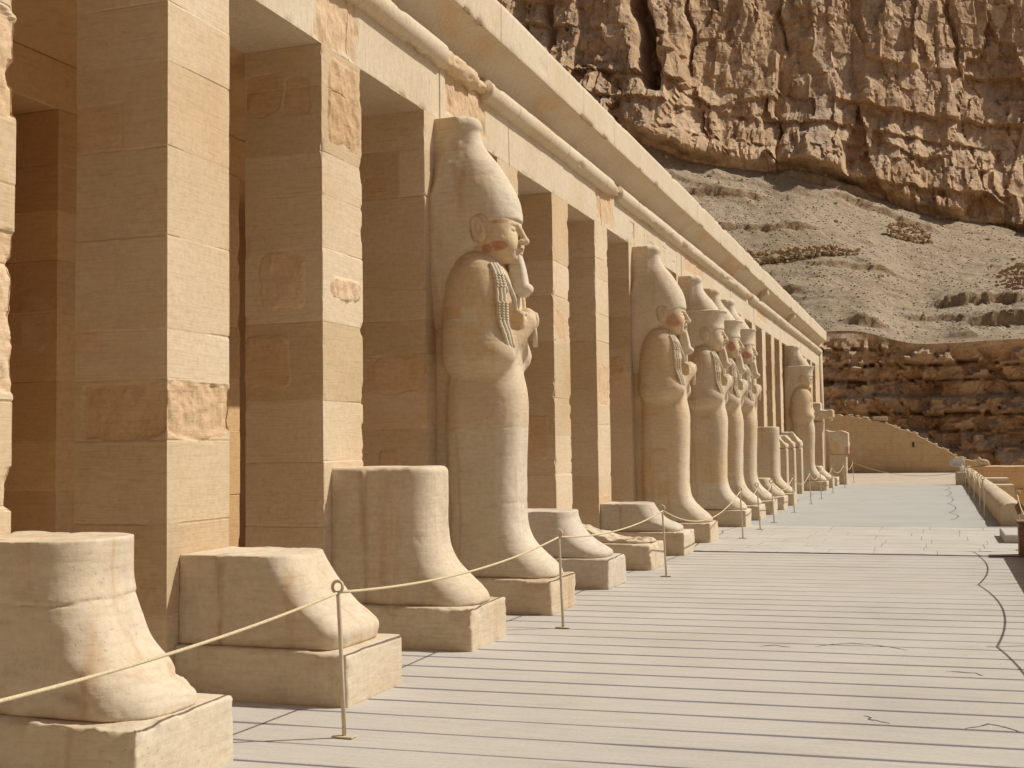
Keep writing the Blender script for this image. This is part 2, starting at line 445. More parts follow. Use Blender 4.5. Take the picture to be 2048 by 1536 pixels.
def talus_mat():
    m, t, b = newmat('scree_gravel')
    p = mapped(t, (1, 1, 1))
    col = ramp(t, noise(t, p, .14, 6, .6, .6), [(.28, (.36, .275, .175)), (.5, (.41, .32, .215)), (.74, (.46, .37, .26))])
    f = noise(t, p, 3.0, 8, .75)
    g = N(t, 'ShaderNodeNewGeometry'); sx = N(t, 'ShaderNodeSeparateXYZ'); t.links.new(g.outputs['Normal'], sx.inputs[0])
    steep = ramp(t, mth(t, 'ADD', sx.outputs['Z'], mth(t, 'MULTIPLY', mth(t, 'SUBTRACT', f, .5), .3)), [(.58, 1.0), (.74, 0.0)])
    col = mix(t, mth(t, 'MULTIPLY', steep, .85), col, (.40, .275, .16))
    col = mix(t, 1.0, col, ramp(t, f, [(.3, (.70, .66, .62)), (.5, (1, 1, 1)), (.72, (1.18, 1.18, 1.18))]), 'MULTIPLY')
    t.links.new(col, b.inputs['Base Color']); b.inputs['Roughness'].default_value = .97; b.inputs['Specular IOR Level'].default_value = .1
    bp = N(t, 'ShaderNodeBump'); bp.inputs['Strength'].default_value = .8; bp.inputs['Distance'].default_value = .25
    h = mth(t, 'ADD', f, noise(t, p, .8, 5, .6))
    t.links.new(h, bp.inputs['Height']); t.links.new(bp.outputs[0], b.inputs['Normal'])
    return m
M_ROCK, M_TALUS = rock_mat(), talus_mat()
M_RUBBLE = stone('rubble_stone', (.40, .27, .15), (.49, .35, .21), (.57, .44, .29), streak=(1, 1, 2), bump=.5)
M_SCREE = stone('scree_stone', (.40, .32, .22), (.50, .41, .29), (.64, .56, .43), streak=(1, 1, 2), bump=.4)

# ------------------------------------------------------------------ terrain
def zbase(x):   # foot of the cliff
    return np.interp(x, [-150, -60, -32, -27.8, -24.7, -19.4, -11.4, -2.5, 4.6, 8.2, 40, 120], [40, 37, 34, 32.0, 29.4, 28.3, 27.2, 24.6, 22.6, 21.8, 16, 8]) + .9*vnoise(x/5.0, 0.3, 0, 5)
def ybase(x):
    return 116 + 2.5*vnoise(x/14.0, 4.3, 0, 8) + 0.35*np.clip(x+10, -70, 60)
def zledge(x):  # top of the layered rock band at the bottom
    return 8.6 - 0.01*x + .9*vnoise(x/6.0, 9.3, 0, 15)
YL = 84.0

def terrain():
    xs = np.concatenate([np.linspace(-150, -52, 60, endpoint=False), np.arange(-52, 16, .16), np.linspace(16, 120, 60)])
    # --- layered band + talus + cliff: rows as (section, t)
    nb, ntl, nc = 90, 210, 300
    def band(x, t):    # t 0..1 from the foot of the band up to its lip
        z = -7 + (zledge(x)+7)*t
        y = YL - 3.2*(1-t) + 0*x
        # strata: stepped recess by height
        zz = z + .35*fbm(x/5., 0, z/3., 3, 40) + .02*x
        lay = np.floor(zz/1.15); fr = zz/1.15-lay
        hh = _hash(lay.astype(np.int64)+500, np.zeros_like(lay, dtype=np.int64), np.zeros_like(lay, dtype=np.int64), 3)
        d = 1.5*(hh-.5) + facets(x/1.7+hh*40, zz/1.3, 9, 1.1, .9) + facets(x/.6+hh*9, zz/.5, 10, .4, .5) + .4*fbm(x/1.5, 1, z/1.0, 4, 41) + 2.2*fbm(x/12., 2, z/9., 2, 42)
        d = d - .5*sstep(.8, 1.0, fr)
        y = y - d*sstep(0, .07, 1-t)
        return x, y, z
    def tal(x, t):
        z0, z1 = zledge(x), zbase(x); y0, y1 = YL, ybase(x)
        y = y0 + (y1-y0)*t
        z = z0 + (z1-z0)*(t**1.08)
        n = .40*fbm(x/13., y/10., 0, 3, 50) + .13*fbm(x/.8, y/.7, 0, 4, 51)
        # flat-topped ledges of bedrock breaking through the scree
        st = fbm(x/11., y/3.2, 3, 3, 52)
        n = n + .14*sstep(.12, .26, st) + .12*sstep(.34, .42, st)
        # undercut ledges of bedrock
        for (xa, xb, t0, h, dr) in ((.3, 9.5, .245, .9, .006), (2.5, 12, .095, 1.1, .010), (-5.6, -3.2, .045, .9, .01), (1.2, 3.0, .03, .7, -.01), (-9, -2.0, .40, .35, .004), (-30, -9, .60, .5, .002), (-13, -5, .93, .7, -.004), (-8, 1, .86, .6, -.01), (-24, -14, .80, .6, .002), (-2, 3, .17, .4, .0), (-16, -9, .25, .5, .004)):
            mk = sstep(xa-.8, xa+1.2, x)*sstep(xb+.8, xb-1.2, x)
            tt = t-(t0+dr*(x-xa)*.3+.008*fbm(x/2.2, t0*9, 0, 4, 57)+.004*vnoise(x/.35, t0*5, 0, 59))
            n = n + h*mk*sstep(-.004, .004, tt)*np.exp(-np.maximum(tt, 0)/.07) + .28*mk*min(h, 1.0)*np.exp(-(tt/.03)**2)*facets(x/.7, t*60, 58, 1.0, .9)
        env = sstep(0, .06, t)*sstep(1, .95, t)
        return x, y - .25*n*env, z + n*env
    def clf(x, t):
        z0 = zbase(x); H = 62.
        z = z0 - 3 + (H+3)*t
        y = ybase(x) + .32*(z-z0)
        wx = x + 1.0*fbm(x/6., 5, z/9., 3, 66) + .05*z
        zz = z + 1.0*fbm(x/14., 0, z/20., 3, 60) + .12*x
        lay = np.floor(zz/2.6); fr = zz/2.6-lay
        hl = _hash(lay.astype(np.int64)+500, np.zeros_like(lay, dtype=np.int64), np.zeros_like(lay, dtype=np.int64), 7)
        d = 4.0*fbm(x/16., 0, z/60., 3, 61)
        d = d + facets(wx/4.2, zz/17., 19, 1.5, 1.3)
        d = d + facets(wx/1.35+.2*lay*hl, zz/6.0, 23, .65, .65) + .5*ridge(wx/2.4, 1, zz/16., 3, 73)
        led = sstep(-.05, .40, fbm(x/12., 3, z/9., 2, 63)+.35*sstep(12, 3, z-z0))          # where the bedding shows
        d = d + led*(1.3*(hl-.5) + .6*(1-fr)*sstep(1., .8, fr) - .3)
        d = d + (.35+.65*sstep(-.3, .4, fbm(x/9., 6, z/9., 2, 68)))*facets(wx/.50+lay*1.7, zz/1.5, 29, .32, .42)
        d = d + .30*fbm(x/1.1, 2, z/1.6, 5, 64)
        # deep cleft and cracks
        for (x0, x1, w, dep, zf) in ((-26.4, -24.0, .75, 5.5, 35.5), (-22.0, -21.1, .18, 1.0, 37.5), (-13.9, -13.0, .18, .8, 41), (-35, -34, .4, 1.4, 37), (2.2, 3.4, .22, .8, 38)):
            xc = x1+(x0-x1)*np.clip((z-zf)/11., 0, 1.6)+.35*fbm(z/3., 1, 0, 3, 70)
            d = d - dep*np.exp(-((x-xc)/w)**4)*sstep(zf-1.0, zf+1.0, z)
        # broken apron of rock at the foot
        ap = sstep(9.0, 0, z-z0)
        d = d + ap*(2.6*facets(x/4.5, z/5., 65, 1.3, 1.0)+1.4)*sstep(0, .6, z-z0)
        env = sstep(-1.0, .8, z-z0)
        return x + .25*fbm(x/2., 9, z/2., 2, 71), y - d*env, z + .3*fbm(x/1.3, 4, z/1.3, 3, 72)*env
    tc = np.concatenate([np.linspace(0, .55, nc-40, endpoint=False), np.linspace(.55, 1, 40)])
    def sheet(fn, ts):
        X, T = np.meshgrid(xs, ts, indexing='xy')
        x, y, z = fn(X.ravel(), T.ravel())
        V = np.stack([x, y, z], 1); nx = len(xs); nt_ = len(ts)
        i = np.arange(nt_-1)[:, None]*nx+np.arange(nx-1)[None]; i = i.ravel()
        Q = np.stack([i, i+1, i+nx+1, i+nx], 1)
        return V, Q
    V, Q = sheet(band, np.linspace(0, 1, nb)); tag(link('rock_band', mesh_np('rock_band', V, Q, False), M_ROCK), kind='structure')
    V, Q = sheet(tal, np.linspace(0, 1, ntl)); tal_o = tag(link('hillside', mesh_np('hillside', V, Q), M_TALUS), kind='structure')
    V, Q = sheet(clf, tc); tag(link('cliff', mesh_np('cliff', V, Q, False), M_ROCK), kind='structure')
    return tal
TAL = terrain()
def bounce_hills():  # unseen hills added behind the camera to bounce sunlight onto shaded faces
    xs = np.linspace(-190, 150, 110); ts = np.linspace(0, 1, 46)
    X, T = np.meshgrid(xs, ts, indexing='xy')
    Zt = 62+8*fbm(X/40., 1, 0, 3, 301)
    prof = np.interp(T, [0, .12, .45, 1], [0, 0.02, .30, 1])
    run = np.interp(T, [0, .12, .45, 1], [0, 30, 62, 86])
    Y = -46-run+.0016*(X-20)**2*.6+5*fbm(X/22., T*4, 0, 4, 302)
    Z = -6+prof*(Zt+6)+2.2*fbm(X/9., T*9, 2, 4, 303)*sstep(.1, .3, T)
    V = np.stack([X, Y, Z], 2).reshape(-1, 3); nx = len(xs)
    i = (np.arange(len(ts)-1)[:, None]*nx+np.arange(nx-1)[None]).ravel()
    tag(link('bounce_hills', mesh_np('bounce_hills', V, np.stack([i+1, i, i+nx, i+nx+1], 1), False), M_TALUS), kind='structure')
bounce_hills()
def tal_at(x, t):
    X, Y, Z = TAL(np.array([float(x)]), np.array([float(t)])); return float(X[0]), float(Y[0]), float(Z[0])

def rock_proto(seed, n=2):
    import bmesh
    bm = bmesh.new(); bmesh.ops.create_icosphere(bm, subdivisions=n, radius=1)
    co = np.array([v.co[:] for v in bm.verts])
    k = 1+.35*fbm(co[:, 0]*1.2+seed*9.1, co[:, 1]*1.2, co[:, 2]*1.2, 3, seed)
    co = co*k[:, None]
    rng = np.random.default_rng(seed)
    for _ in range(9):                       # flat broken faces
        nrm = rng.normal(size=3); nrm /= np.linalg.norm(nrm); lim = .62+.2*rng.random()
        dd = co@nrm; ex = np.maximum(dd-lim, 0); co = co-ex[:, None]*nrm
    F = np.array([[v.index for v in f.verts] for f in bm.faces]); bm.free()
    return co, F
ROCKS = [rock_proto(i, 1) for i in range(6)]
ROCKS2 = [rock_proto(i+20, 2) for i in range(4)]
def rock_heap(name, items, mat, parent=None, protos=ROCKS):
    Vs, Fs, b = [], [], 0
    rng = np.random.default_rng(hash(name) % 1000 if False else len(items))
    for (p, s) in items:
        co, F = protos[rng.integers(len(protos))]
        a = rng.random()*6.283; c, s_ = math.cos(a), math.sin(a)
        sc = np.array(s)*(.75+.5*rng.random(3)); q = co*sc
        q = np.stack([q[:, 0]*c-q[:, 1]*s_, q[:, 0]*s_+q[:, 1]*c, q[:, 2]], 1)+np.array(p)
        Vs.append(q); Fs.append(F+b); b += len(q)
    return link(name, mesh_np(name, np.concatenate(Vs), np.concatenate(Fs), smooth=False), mat, parent)

def hillside_things():
    rng = np.random.default_rng(4)
    it = []
    for _ in range(5200):
        x = rng.uniform(-40, 12); t = rng.random()
        X, Y, Z = x, 0, 0
        it.append((x, t, rng.uniform(.04, .12)*(1+1.6*(rng.random() > .985))))
    a = np.array(it); X, Y, Z = TAL(a[:, 0], a[:, 1])
    o = rock_heap('scree', [((X[i], Y[i], Z[i]+.02), (a[i, 2], a[i, 2], a[i, 2]*.7)) for i in range(len(a))], M_SCREE)
    tag(o, kind='stuff', label='loose pale stones scattered over the grey slope', cat='scree')
    def wall(x0, x1, t0_, t1_, h, label, dome=False):
        it = []
        n = int((x1-x0)/.23)
        for i in range(n+1):
            x = x0+(x1-x0)*i/n
            t = t0_+(t1_-t0_)*i/n; X_, Y_, Z_ = tal_at(x, t); X2, Y2, Z2 = tal_at(x, t-.012)
            hh = h*(math.sqrt(max(0, 1-((i/n-.45)/.56)**2)) if dome else (1-.55*(i/n)**2)*(.8+.3*rng.random()))
            k = max(1, int(hh/.26))
            for j in range(k+1):
                q = rng.uniform(.12, .27); it.append(((x+rng.uniform(-.16, .16), Y_-.45+rng.uniform(-.12, .12)+.1*j*.26, min(Z_, Z2)-.1+j*.26+rng.uniform(-.09, .09)), (q*1.15, q, q*.75)))
            for j in range(3): it.append(((x+rng.uniform(-.2, .2), Y_-.3+.15*j, min(Z_, Z2)-.1+hh*.95), (.2, .2, .15)))
        tag(rock_heap('dry_stone_wall', it, M_RUBBLE), label, 'stone wall', 'dry stone walls on the hillside')
    wall(-15.5, -5.5, .42, .48, 1.25, 'long low dry stone wall just above the temple cornice')
    wall(-3.2, .1, .69, .735, 1.75, 'rounded heap of a dry stone wall alone on the upper slope', True)
    wall(4.8, 8.6, .36, .36, 2.1, 'dry stone shelter at the right edge above the dark ledge', True)
hillside_things()

# ------------------------------------------------------------------ ground and terrace
def ground():
    b = MB(); b.face([(-400, -300, -6.0), (1.9, -300, -6.0), (1.9, 90, -6.0), (-400, 90, -6.0)])
    b.face([(1.9, -300, -6.0), (400, -300, -6.0), (400, 90, -6.0), (1.9, 90, -6.0)])
    tag(b.build('ground', M_SAND), kind='structure')
    # terrace body, sheets butted end to end
    b = MB(); b.box((-13, -40, -6), (1.9, 71.5, -.06)); tag(b.build('terrace', M_WALL), kind='structure')
    b = MB(); b.box((-13, -14, -.058), (-4.86, 71, -.001)); tag(b.build('portico_floor', M_SLAB), kind='structure')
    # planked walkway
    sk = math.tan(R(2.8)); rng = np.random.default_rng(2)
    b = MB(); y = -13.6; pitch = .405
    xs = np.linspace(-4.855, 1.86, 60)
    ymax = 18.45
    while y < ymax+.4:
        g = .045
        hgt = rng.uniform(-.0006, .0006)
        n0 = .003*fbm(xs*1.3, y, 0, 3, 3); n1 = .003*fbm(xs*1.3, y+9, 0, 3, 4)
        # joints silted up here and there
        silt = sstep(.15, .45, fbm(xs/2.2+3.1, y/.9, 0, 2, 6)+.25*sstep(-1.5, 1.6, xs)*sstep(9, 5, y))
        gg = g*(1-.45*silt)
        ya = np.minimum(y + xs*sk + gg/2 + n0, 18.6); yb = np.minimum(y+pitch + xs*sk - gg/2 + n1, 18.6)
        z = np.full_like(xs, hgt)
        P = np.stack([np.stack([xs, ya+.004, z-.035], 1), np.stack([xs, ya, z-.0025], 1), np.stack([xs, ya+.006, z], 1),
                      np.stack([xs, yb-.006, z], 1), np.stack([xs, yb, z-.0025], 1), np.stack([xs, yb-.004, z-.035], 1)], 0)
        if (yb-ya).min() > .02 or (yb-ya).max() > .05:
            b.quadgrid(P.transpose(1, 0, 2)[:, :, :])
        y += pitch*(1+rng.uniform(-.015, .015))
    b.face([(-4.855, -14, -.0035), (1.86, -14, -.0035), (1.86, 18.6, -.0035), (-4.855, 18.6, -.0035)], 1)
    for pts in ([(-.97, 10.1), (-.87, 10.25), (-.71, 10.35), (-.56, 10.34), (-.40, 10.25), (-.26, 10.11)], [(-.46, 7.64), (-.41, 7.60), (-.43, 7.56), (-.37, 7.52), (-.30, 7.47)], [(.11, 7.46), (.19, 7.54), (.24, 7.62), (.30, 7.59), (.35, 7.53), (.42, 7.46)], [(.02, 9.27), (.21, 9.26), (.27, 9.16)], [(-1.41, 10.01), (-1.30, 10.11), (-1.16, 10.02)]):
        P = np.array(pts, float); t = np.linspace(0, len(P)-1, 40)
        q = np.stack([np.interp(t, np.arange(len(P)), P[:, 0]), np.interp(t, np.arange(len(P)), P[:, 1])], 1)
        w = .011*np.sin(np.pi*np.linspace(0.02, .98, 40))**.5*(1+.5*vnoise(t*4, P[0, 0], 0, 3)); q[:, 1] += .012*vnoise(t*2.5, P[0, 1], 0, 5)
        b.quadgrid(np.stack([np.column_stack([q[:, 0], q[:, 1]-w, np.full(40, .0022)]), np.column_stack([q[:, 0], q[:, 1]+w, np.full(40, .0022)])], 1), 2)
    o = b.build('walkway', [M_PLANK, M_GAP, M_DARK])
    import bmesh
    bm = bmesh.new(); bm.from_mesh(o.data); bmesh.ops.recalc_face_normals(bm, faces=bm.faces); bm.to_mesh(o.data); bm.free()
    tag(o, kind='structure')
    # stone paving between the boards and the screed
    b = MB(); yy = 18.62; rows = [.62, .55, .8, .7, .9, .75, .85, .78]
    for r_, dy in enumerate(rows):
        x = -4.85 - rng.uniform(0, .6)
        while x < 1.86:
            w = rng.uniform(.55, 1.25); x1 = min(x+w, 1.86); x0 = max(x, -4.85)
            if x1-x0 > .08:
                h0 = .014+rng.uniform(-.0015, .0015)
                y0, y1 = yy, min(yy+dy, 24.6)
                n = 10
                u = np.linspace(0, 1, n)
                ed = .0045
                a = np.stack([x0+ed+(x1-x0-2*ed)*u, y0+ed+(.06 if r_ == 0 else .010)*np.abs(vnoise(u*4+r_*7, x0, 0, 5))*(1 if r_ else rng.uniform(.1, 1.2)), np.full(n, h0)], 1)
                c = np.stack([x0+ed+(x1-x0-2*ed)*u, y1-ed*.3-.010*np.abs(vnoise(u*4+r_*5, x0, 3, 6)), np.full(n, h0)], 1)
                dn = np.array([0, 0, -.08])
                b.quadgrid(np.stack([a+dn-np.array([0, .004, 0]), a-np.array([0, 0, .006]), a+np.array([0, .006, 0]), c-np.array([0, .006, 0]), c-np.array([0, 0, .006]), c+dn], 1))
                b.face([a[0]+dn, a[0], c[0], c[0]+dn]); b.face([a[-1]+dn, c[-1]+dn, c[-1], a[-1]])
            x = x1
        yy += dy
    b.face([(-4.855, 18.58, .0105), (1.86, 18.58, .0105), (1.86, 24.7, .0105), (-4.855, 24.7, .0105)], 1)
    o = b.build('stone_paving', [M_SLAB, M_GAP])
    bm = bmesh.new(); bm.from_mesh(o.data); bmesh.ops.recalc_face_normals(bm, faces=bm.faces); bm.to_mesh(o.data); bm.free()
    tag(o, kind='structure')
    def strip(name, y0, y1, mat, z=0.0):
        xs = np.linspace(-4.855, 1.86, 24); ys = np.linspace(y0, y1, 60)
        X, Y = np.meshgrid(xs, ys, indexing='ij')
        b = MB(); b.quadgrid(np.stack([X, Y, z+.006*fbm(X/1.5, Y/1.5, 0, 3, 7)], 2)); tag(b.build(name, mat, smooth=True), kind='structure')
    strip('screed_floor', 24.6, 49.3, M_SMOOTH, .012)
    strip('sand_strip', 49.3, 71, M_SAND, .008)
    # step block beside the ramp head
ground()

# ------------------------------------------------------------------ temple portico
XF = -4.9                                   # front plane of the pillars
PW = 0.76                                   # pillar width
PY = {k: 6.885+2.2*(k-1) for k in range(-1, 8)}
PY.update({k: 24.13+2.145*(k-8) for k in range(8, 23)})
TOP = 5.16
temple = empty('temple_portico', (XF, 25, 0), 'long sandstone portico of square pillars under a moulded cornice', 'temple')
def tpart(name, me, mat):
    o = link(name, me, mat); o.parent = temple; o.matrix_parent_inverse = Matrix.Translation((-XF, -25, 0)); return o

JOINTS = {1: [.55, 1.16, 1.73, 2.15, 2.49, 3.13, 3.75, 4.34, 4.76], 2: [.5, 1.0, 1.55, 2.07, 2.75, 3.38, 3.85, 4.22, 4.8],
          3: [.6, 1.3, 1.85, 2.23, 2.63, 2.98, 3.3, 4.26, 4.76], 5: [.7, 1.27, 1.8, 2.32, 3.11, 3.74, 4.22], 6: [.6, 1.2, 1.98, 2.55, 3.29, 3.72, 4.27, 4.59]}
# patches: face ('n' = -Y, 'f' = +X), s0, s1, z0, z1, relief, roughness   (s: distance from the near front corner)
PATCH = {0: [('f', .40, .80, 3.55, 4.15, -.02, .02), ('f', .35, .8, 2.0, 2.9, -.015, .02)],
         1: [('n', .38, .77, 3.755, 4.085, -.004, 0), ('n', .55, .77, 2.36, 2.50, -.003, 0), ('n', .02, .70, 1.75, 2.12, -.014, .012), ('f', .02, .76, 1.75, 2.13, -.012, .022)],
         2: [('n', .32, .77, 2.2, 2.65, .010, .006), ('n', .15, .61, 2.88, 3.35, .006, .010), ('n', .40, .74, 4.6, 4.95, -.006, .004), ('n', .12, .36, 4.55, 4.9, -.006, .006),
             ('f', .12, .72, 4.35, 5.1, .004, .022), ('f', .13, .70, 2.97, 3.16, .012, .022)],
         3: [('n', .0, .29, 4.27, 4.755, 0, -1), ('n', .45, .70, 4.30, 4.5, -.004, .006), ('n', .0, .77, 2.235, 2.625, -.006, .004), ('n', .05, .6, 2.25, 2.6, .004, .004), ('n', .3, .55, 1.3, 1.65, .006, .006)],
         5: [('f', 0, .77, 0, 1.27, 0, -1), ('n', 0, .77, 0, 1.27, 0, -1), ('f', .06, .6, 3.15, 3.55, -.006, .01), ('n', .1, .6, 1.5, 2.1, .006, .006)],
         6: [('f', .1, .66, 2.3, 2.9, -.006, .014), ('f', .15, .6, .2, .9, .003, .012)]}
def pillar(k, y0, x0=XF, w=PW, top=TOP, res=.02, name='pillar', mat=None, chips=1.0):
    rng = np.random.default_rng(k+50)
    J = JOINTS.get(k)
    if J is None:
        J = []; z = rng.uniform(.45, .7)
        while z < top-.25: J.append(z); z += rng.uniform(.36, .78)
    pat = PATCH.get(k)
    if pat is None:
        pat = []
        for _ in range(rng.integers(2, 5)):
            s0 = rng.uniform(.02, .4); z0 = rng.uniform(.5, 4.4)
            if rng.random() < .35: pat.append((rng.choice(['n', 'f']), 0, .77 if rng.random() < .5 else .3, J[1], J[2], 0, -1)) if len(J) > 3 else None
            pat.append((rng.choice(['n', 'f']), s0, min(s0+rng.uniform(.2, .45), .74), z0, z0+rng.uniform(.2, .6), rng.uniform(-.005, .006), rng.choice([0, 0, .003, .006, .010])))
    zs = set(np.arange(0, top, res).tolist()+[top])
    for j in J:
        zs = {z for z in zs if abs(z-j) > .011}
        zs |= {j-.010, j-.004, j+.004, j+.010}
    zs = np.array(sorted(zs))
    n = max(6, int(w/res))
    s = np.linspace(0, w, n+1); s = np.unique(np.concatenate([s, [.006, w-.006]]))
    # perimeter: n face from back corner to front corner, f face, then coarse far and back faces
    per = [('n', w-v) for v in s] + [('f', v) for v in s[1:]] + [('b', w*.5), ('b', 0.0), ('k', w*.5)]
    px, pyv, nx, ny, face, sc = [], [], [], [], [], []
    for fc, v in per:
        # sc = distance to the near front corner along the face
        if fc == 'n':
            px.append(-v); pyv.append(0); nx.append(0 if v > .001 else .7); ny.append(-1 if v > .001 else -.7); sc.append(v); face.append(0)
        elif fc == 'f':
            last = v > w-.001
            px.append(0); pyv.append(v); nx.append(1 if not last else .7); ny.append(0 if not last else .7); sc.append(v); face.append(1)
        elif fc == 'b':
            px.append(-(w-v)); pyv.append(w); nx.append(0); ny.append(1); sc.append(w-v); face.append(2)
        else:
            px.append(-w); pyv.append(v); nx.append(-1); ny.append(0); sc.append(v); face.append(3)
    px, pyv, nx, ny, sc, face = map(np.array, (px, pyv, nx, ny, sc, face))
    Z, SC = np.meshgrid(zs, sc, indexing='ij'); FC = np.broadcast_to(face, Z.shape)
    PX = np.broadcast_to(px, Z.shape); PYV = np.broadcast_to(pyv, Z.shape)
    d = np.zeros(Z.shape); old = np.zeros(Z.shape)
    bid = np.searchsorted(np.array(J), Z)
    boff = rng.uniform(-.003, .004, (len(J)+1, 4)); bold = (rng.random(len(J)+1) < .16)*rng.uniform(.4, .9, len(J)+1)
    d += boff[bid, FC]; old += bold[bid]*.55
    tone = rng.uniform(-1, 1, len(J)+1)[bid]
    jm = np.zeros(Z.shape); jd = np.full(Z.shape, 9.0)
    for j in J:
        open_ = .12+.88*sstep(-.1, .5, vnoise(PX*3+k, PYV*3, j*7, 12))
        jm = np.maximum(jm, (np.abs(Z-j) < .0045)*open_); jd = np.minimum(jd, np.abs(Z-j))
    d -= .005*jm
    wx, wy = PX+x0, PYV+y0
    d += .0022*fbm(wx*4, wy*4, Z*4, 3, k) + .004*fbm(wx*.9, wy*.9, Z*.9, 2, k+3)
    # chips along the vertical arrises, deeper near joints
    for ci, (cx, cy) in enumerate(((0, 0), (0, w), (-w, 0))):
        c = np.sqrt((PX-cx)**2+(PYV-cy)**2)
        a = np.maximum(0, fbm(Z*5.5+ci*31+k*7, c*4, ci, 4, k+9)+.25*np.exp(-(jd/.05)**2)-.16)
        d -= chips*.085*a*np.exp(-(c/.045)**2)
    a = np.maximum(0, fbm(wx*3.1+wy*3.1, SC*0, Z*3.5, 3, k+4)-.30)*np.exp(-(jd/.02)**2); d -= .02*a
    for (fc, s0, s1, za, zb, dep, ro) in pat:
        fi = 0 if fc == 'n' else 1
        wv = 0.0 if ro <= 0 else .035
        ws = SC+wv*fbm(SC*5, Z*5, k, 3, 21); wz = Z+wv*fbm(SC*5+9, Z*5, k, 3, 22)
        rr = .08 if ro > 0 else .004
        q0 = np.abs(ws-(s0+s1)/2)-(s1-s0)/2+rr; q1 = np.abs(wz-(za+zb)/2)-(zb-za)/2+rr
        sd = np.sqrt(np.maximum(q0, 0)**2+np.maximum(q1, 0)**2)+np.minimum(np.maximum(q0, q1), 0)-rr
        mk = sstep(.015, -.015, sd)*(FC == fi)
        if ro < 0:
            tone = tone+1.5*mk; d += .005*mk; continue
        d += mk*(dep+ro*fbm(SC*9, Z*6, k+fi*5, 4, 23)*1.3) - .004*np.exp(-(sd/.010)**2)*(FC == fi)
        old = np.maximum(old, mk*.95) if dep < .05 else old*(1-mk)
    V = np.stack([x0+PX+nx*d, y0+PYV+ny*d, Z], 2)
    nr, npn = Z.shape
    i = np.arange(nr-1)[:, None]*npn; j = np.arange(npn)[None]; j2 = (j+1) % npn
    Q = np.stack([(i+j).ravel(), (i+j2).ravel(), (i+npn+j2).ravel(), (i+npn+j).ravel()], 1)
    me = mesh_np(name, V.reshape(-1, 3), Q, smooth=False, attrs={'old': old.ravel(), 'tone': tone.ravel()})
    return tpart(name, me, mat or M_PILLAR)
for k, y in PY.items():
    pillar(k, y, res=.016 if k <= 3 else (.024 if k <= 8 else .05), chips={0: 1.1, 1: .05, 2: .35, 5: .7}.get(k, .4))
for k in range(-1, 24):
    pillar(200+k, 8.64+2.2*(k-1), x0=-7.3, w=.76, top=4.72, res=.06 if k < 5 else .2, name='inner_pillar', mat=M_INNER, chips=.3)

def band_mesh(name, ys, prof, mat, disp=None, attrs=True):
    """sweep a (x, z) profile along y; prof is list of (x, z, nx, nz)"""
    P = np.array(prof, float); ny_, npf = len(ys), len(P)
    Y = np.repeat(np.asarray(ys)[:, None], npf, 1)
    X = np.broadcast_to(P[:, 0], Y.shape); Z = np.broadcast_to(P[:, 1], Y.shape)
    NX = np.broadcast_to(P[:, 2], Y.shape); NZ = np.broadcast_to(P[:, 3], Y.shape)
    d, old = disp(X, Y, Z) if disp else (0*Y, 0*Y)
    V = np.stack([X+NX*d, Y, Z+NZ*d], 2)
    i = np.arange(ny_-1)[:, None]*npf; j = np.arange(npf-1)[None]
    Q = np.stack([(i+j).ravel(), (i+npf+j).ravel(), (i+npf+j+1).ravel(), (i+j+1).ravel()], 1)
    return V.reshape(-1, 3), Q, old.ravel()

YEND = 56.4
YSTART = -1.2
def yaxis(fine=.025, cuts=()):
    ys = [YSTART]; y = YSTART
    while y < YEND:
        y += fine*max(1, y/9.0); ys.append(min(y, YEND))
    ys = set(round(v, 5) for v in ys)
    for c in cuts:
        ys = {v for v in ys if abs(v-c) > .012} | {c-.012, c-.004, c+.004, c+.012}
    return np.array(sorted(v for v in ys if YSTART <= v <= YEND))

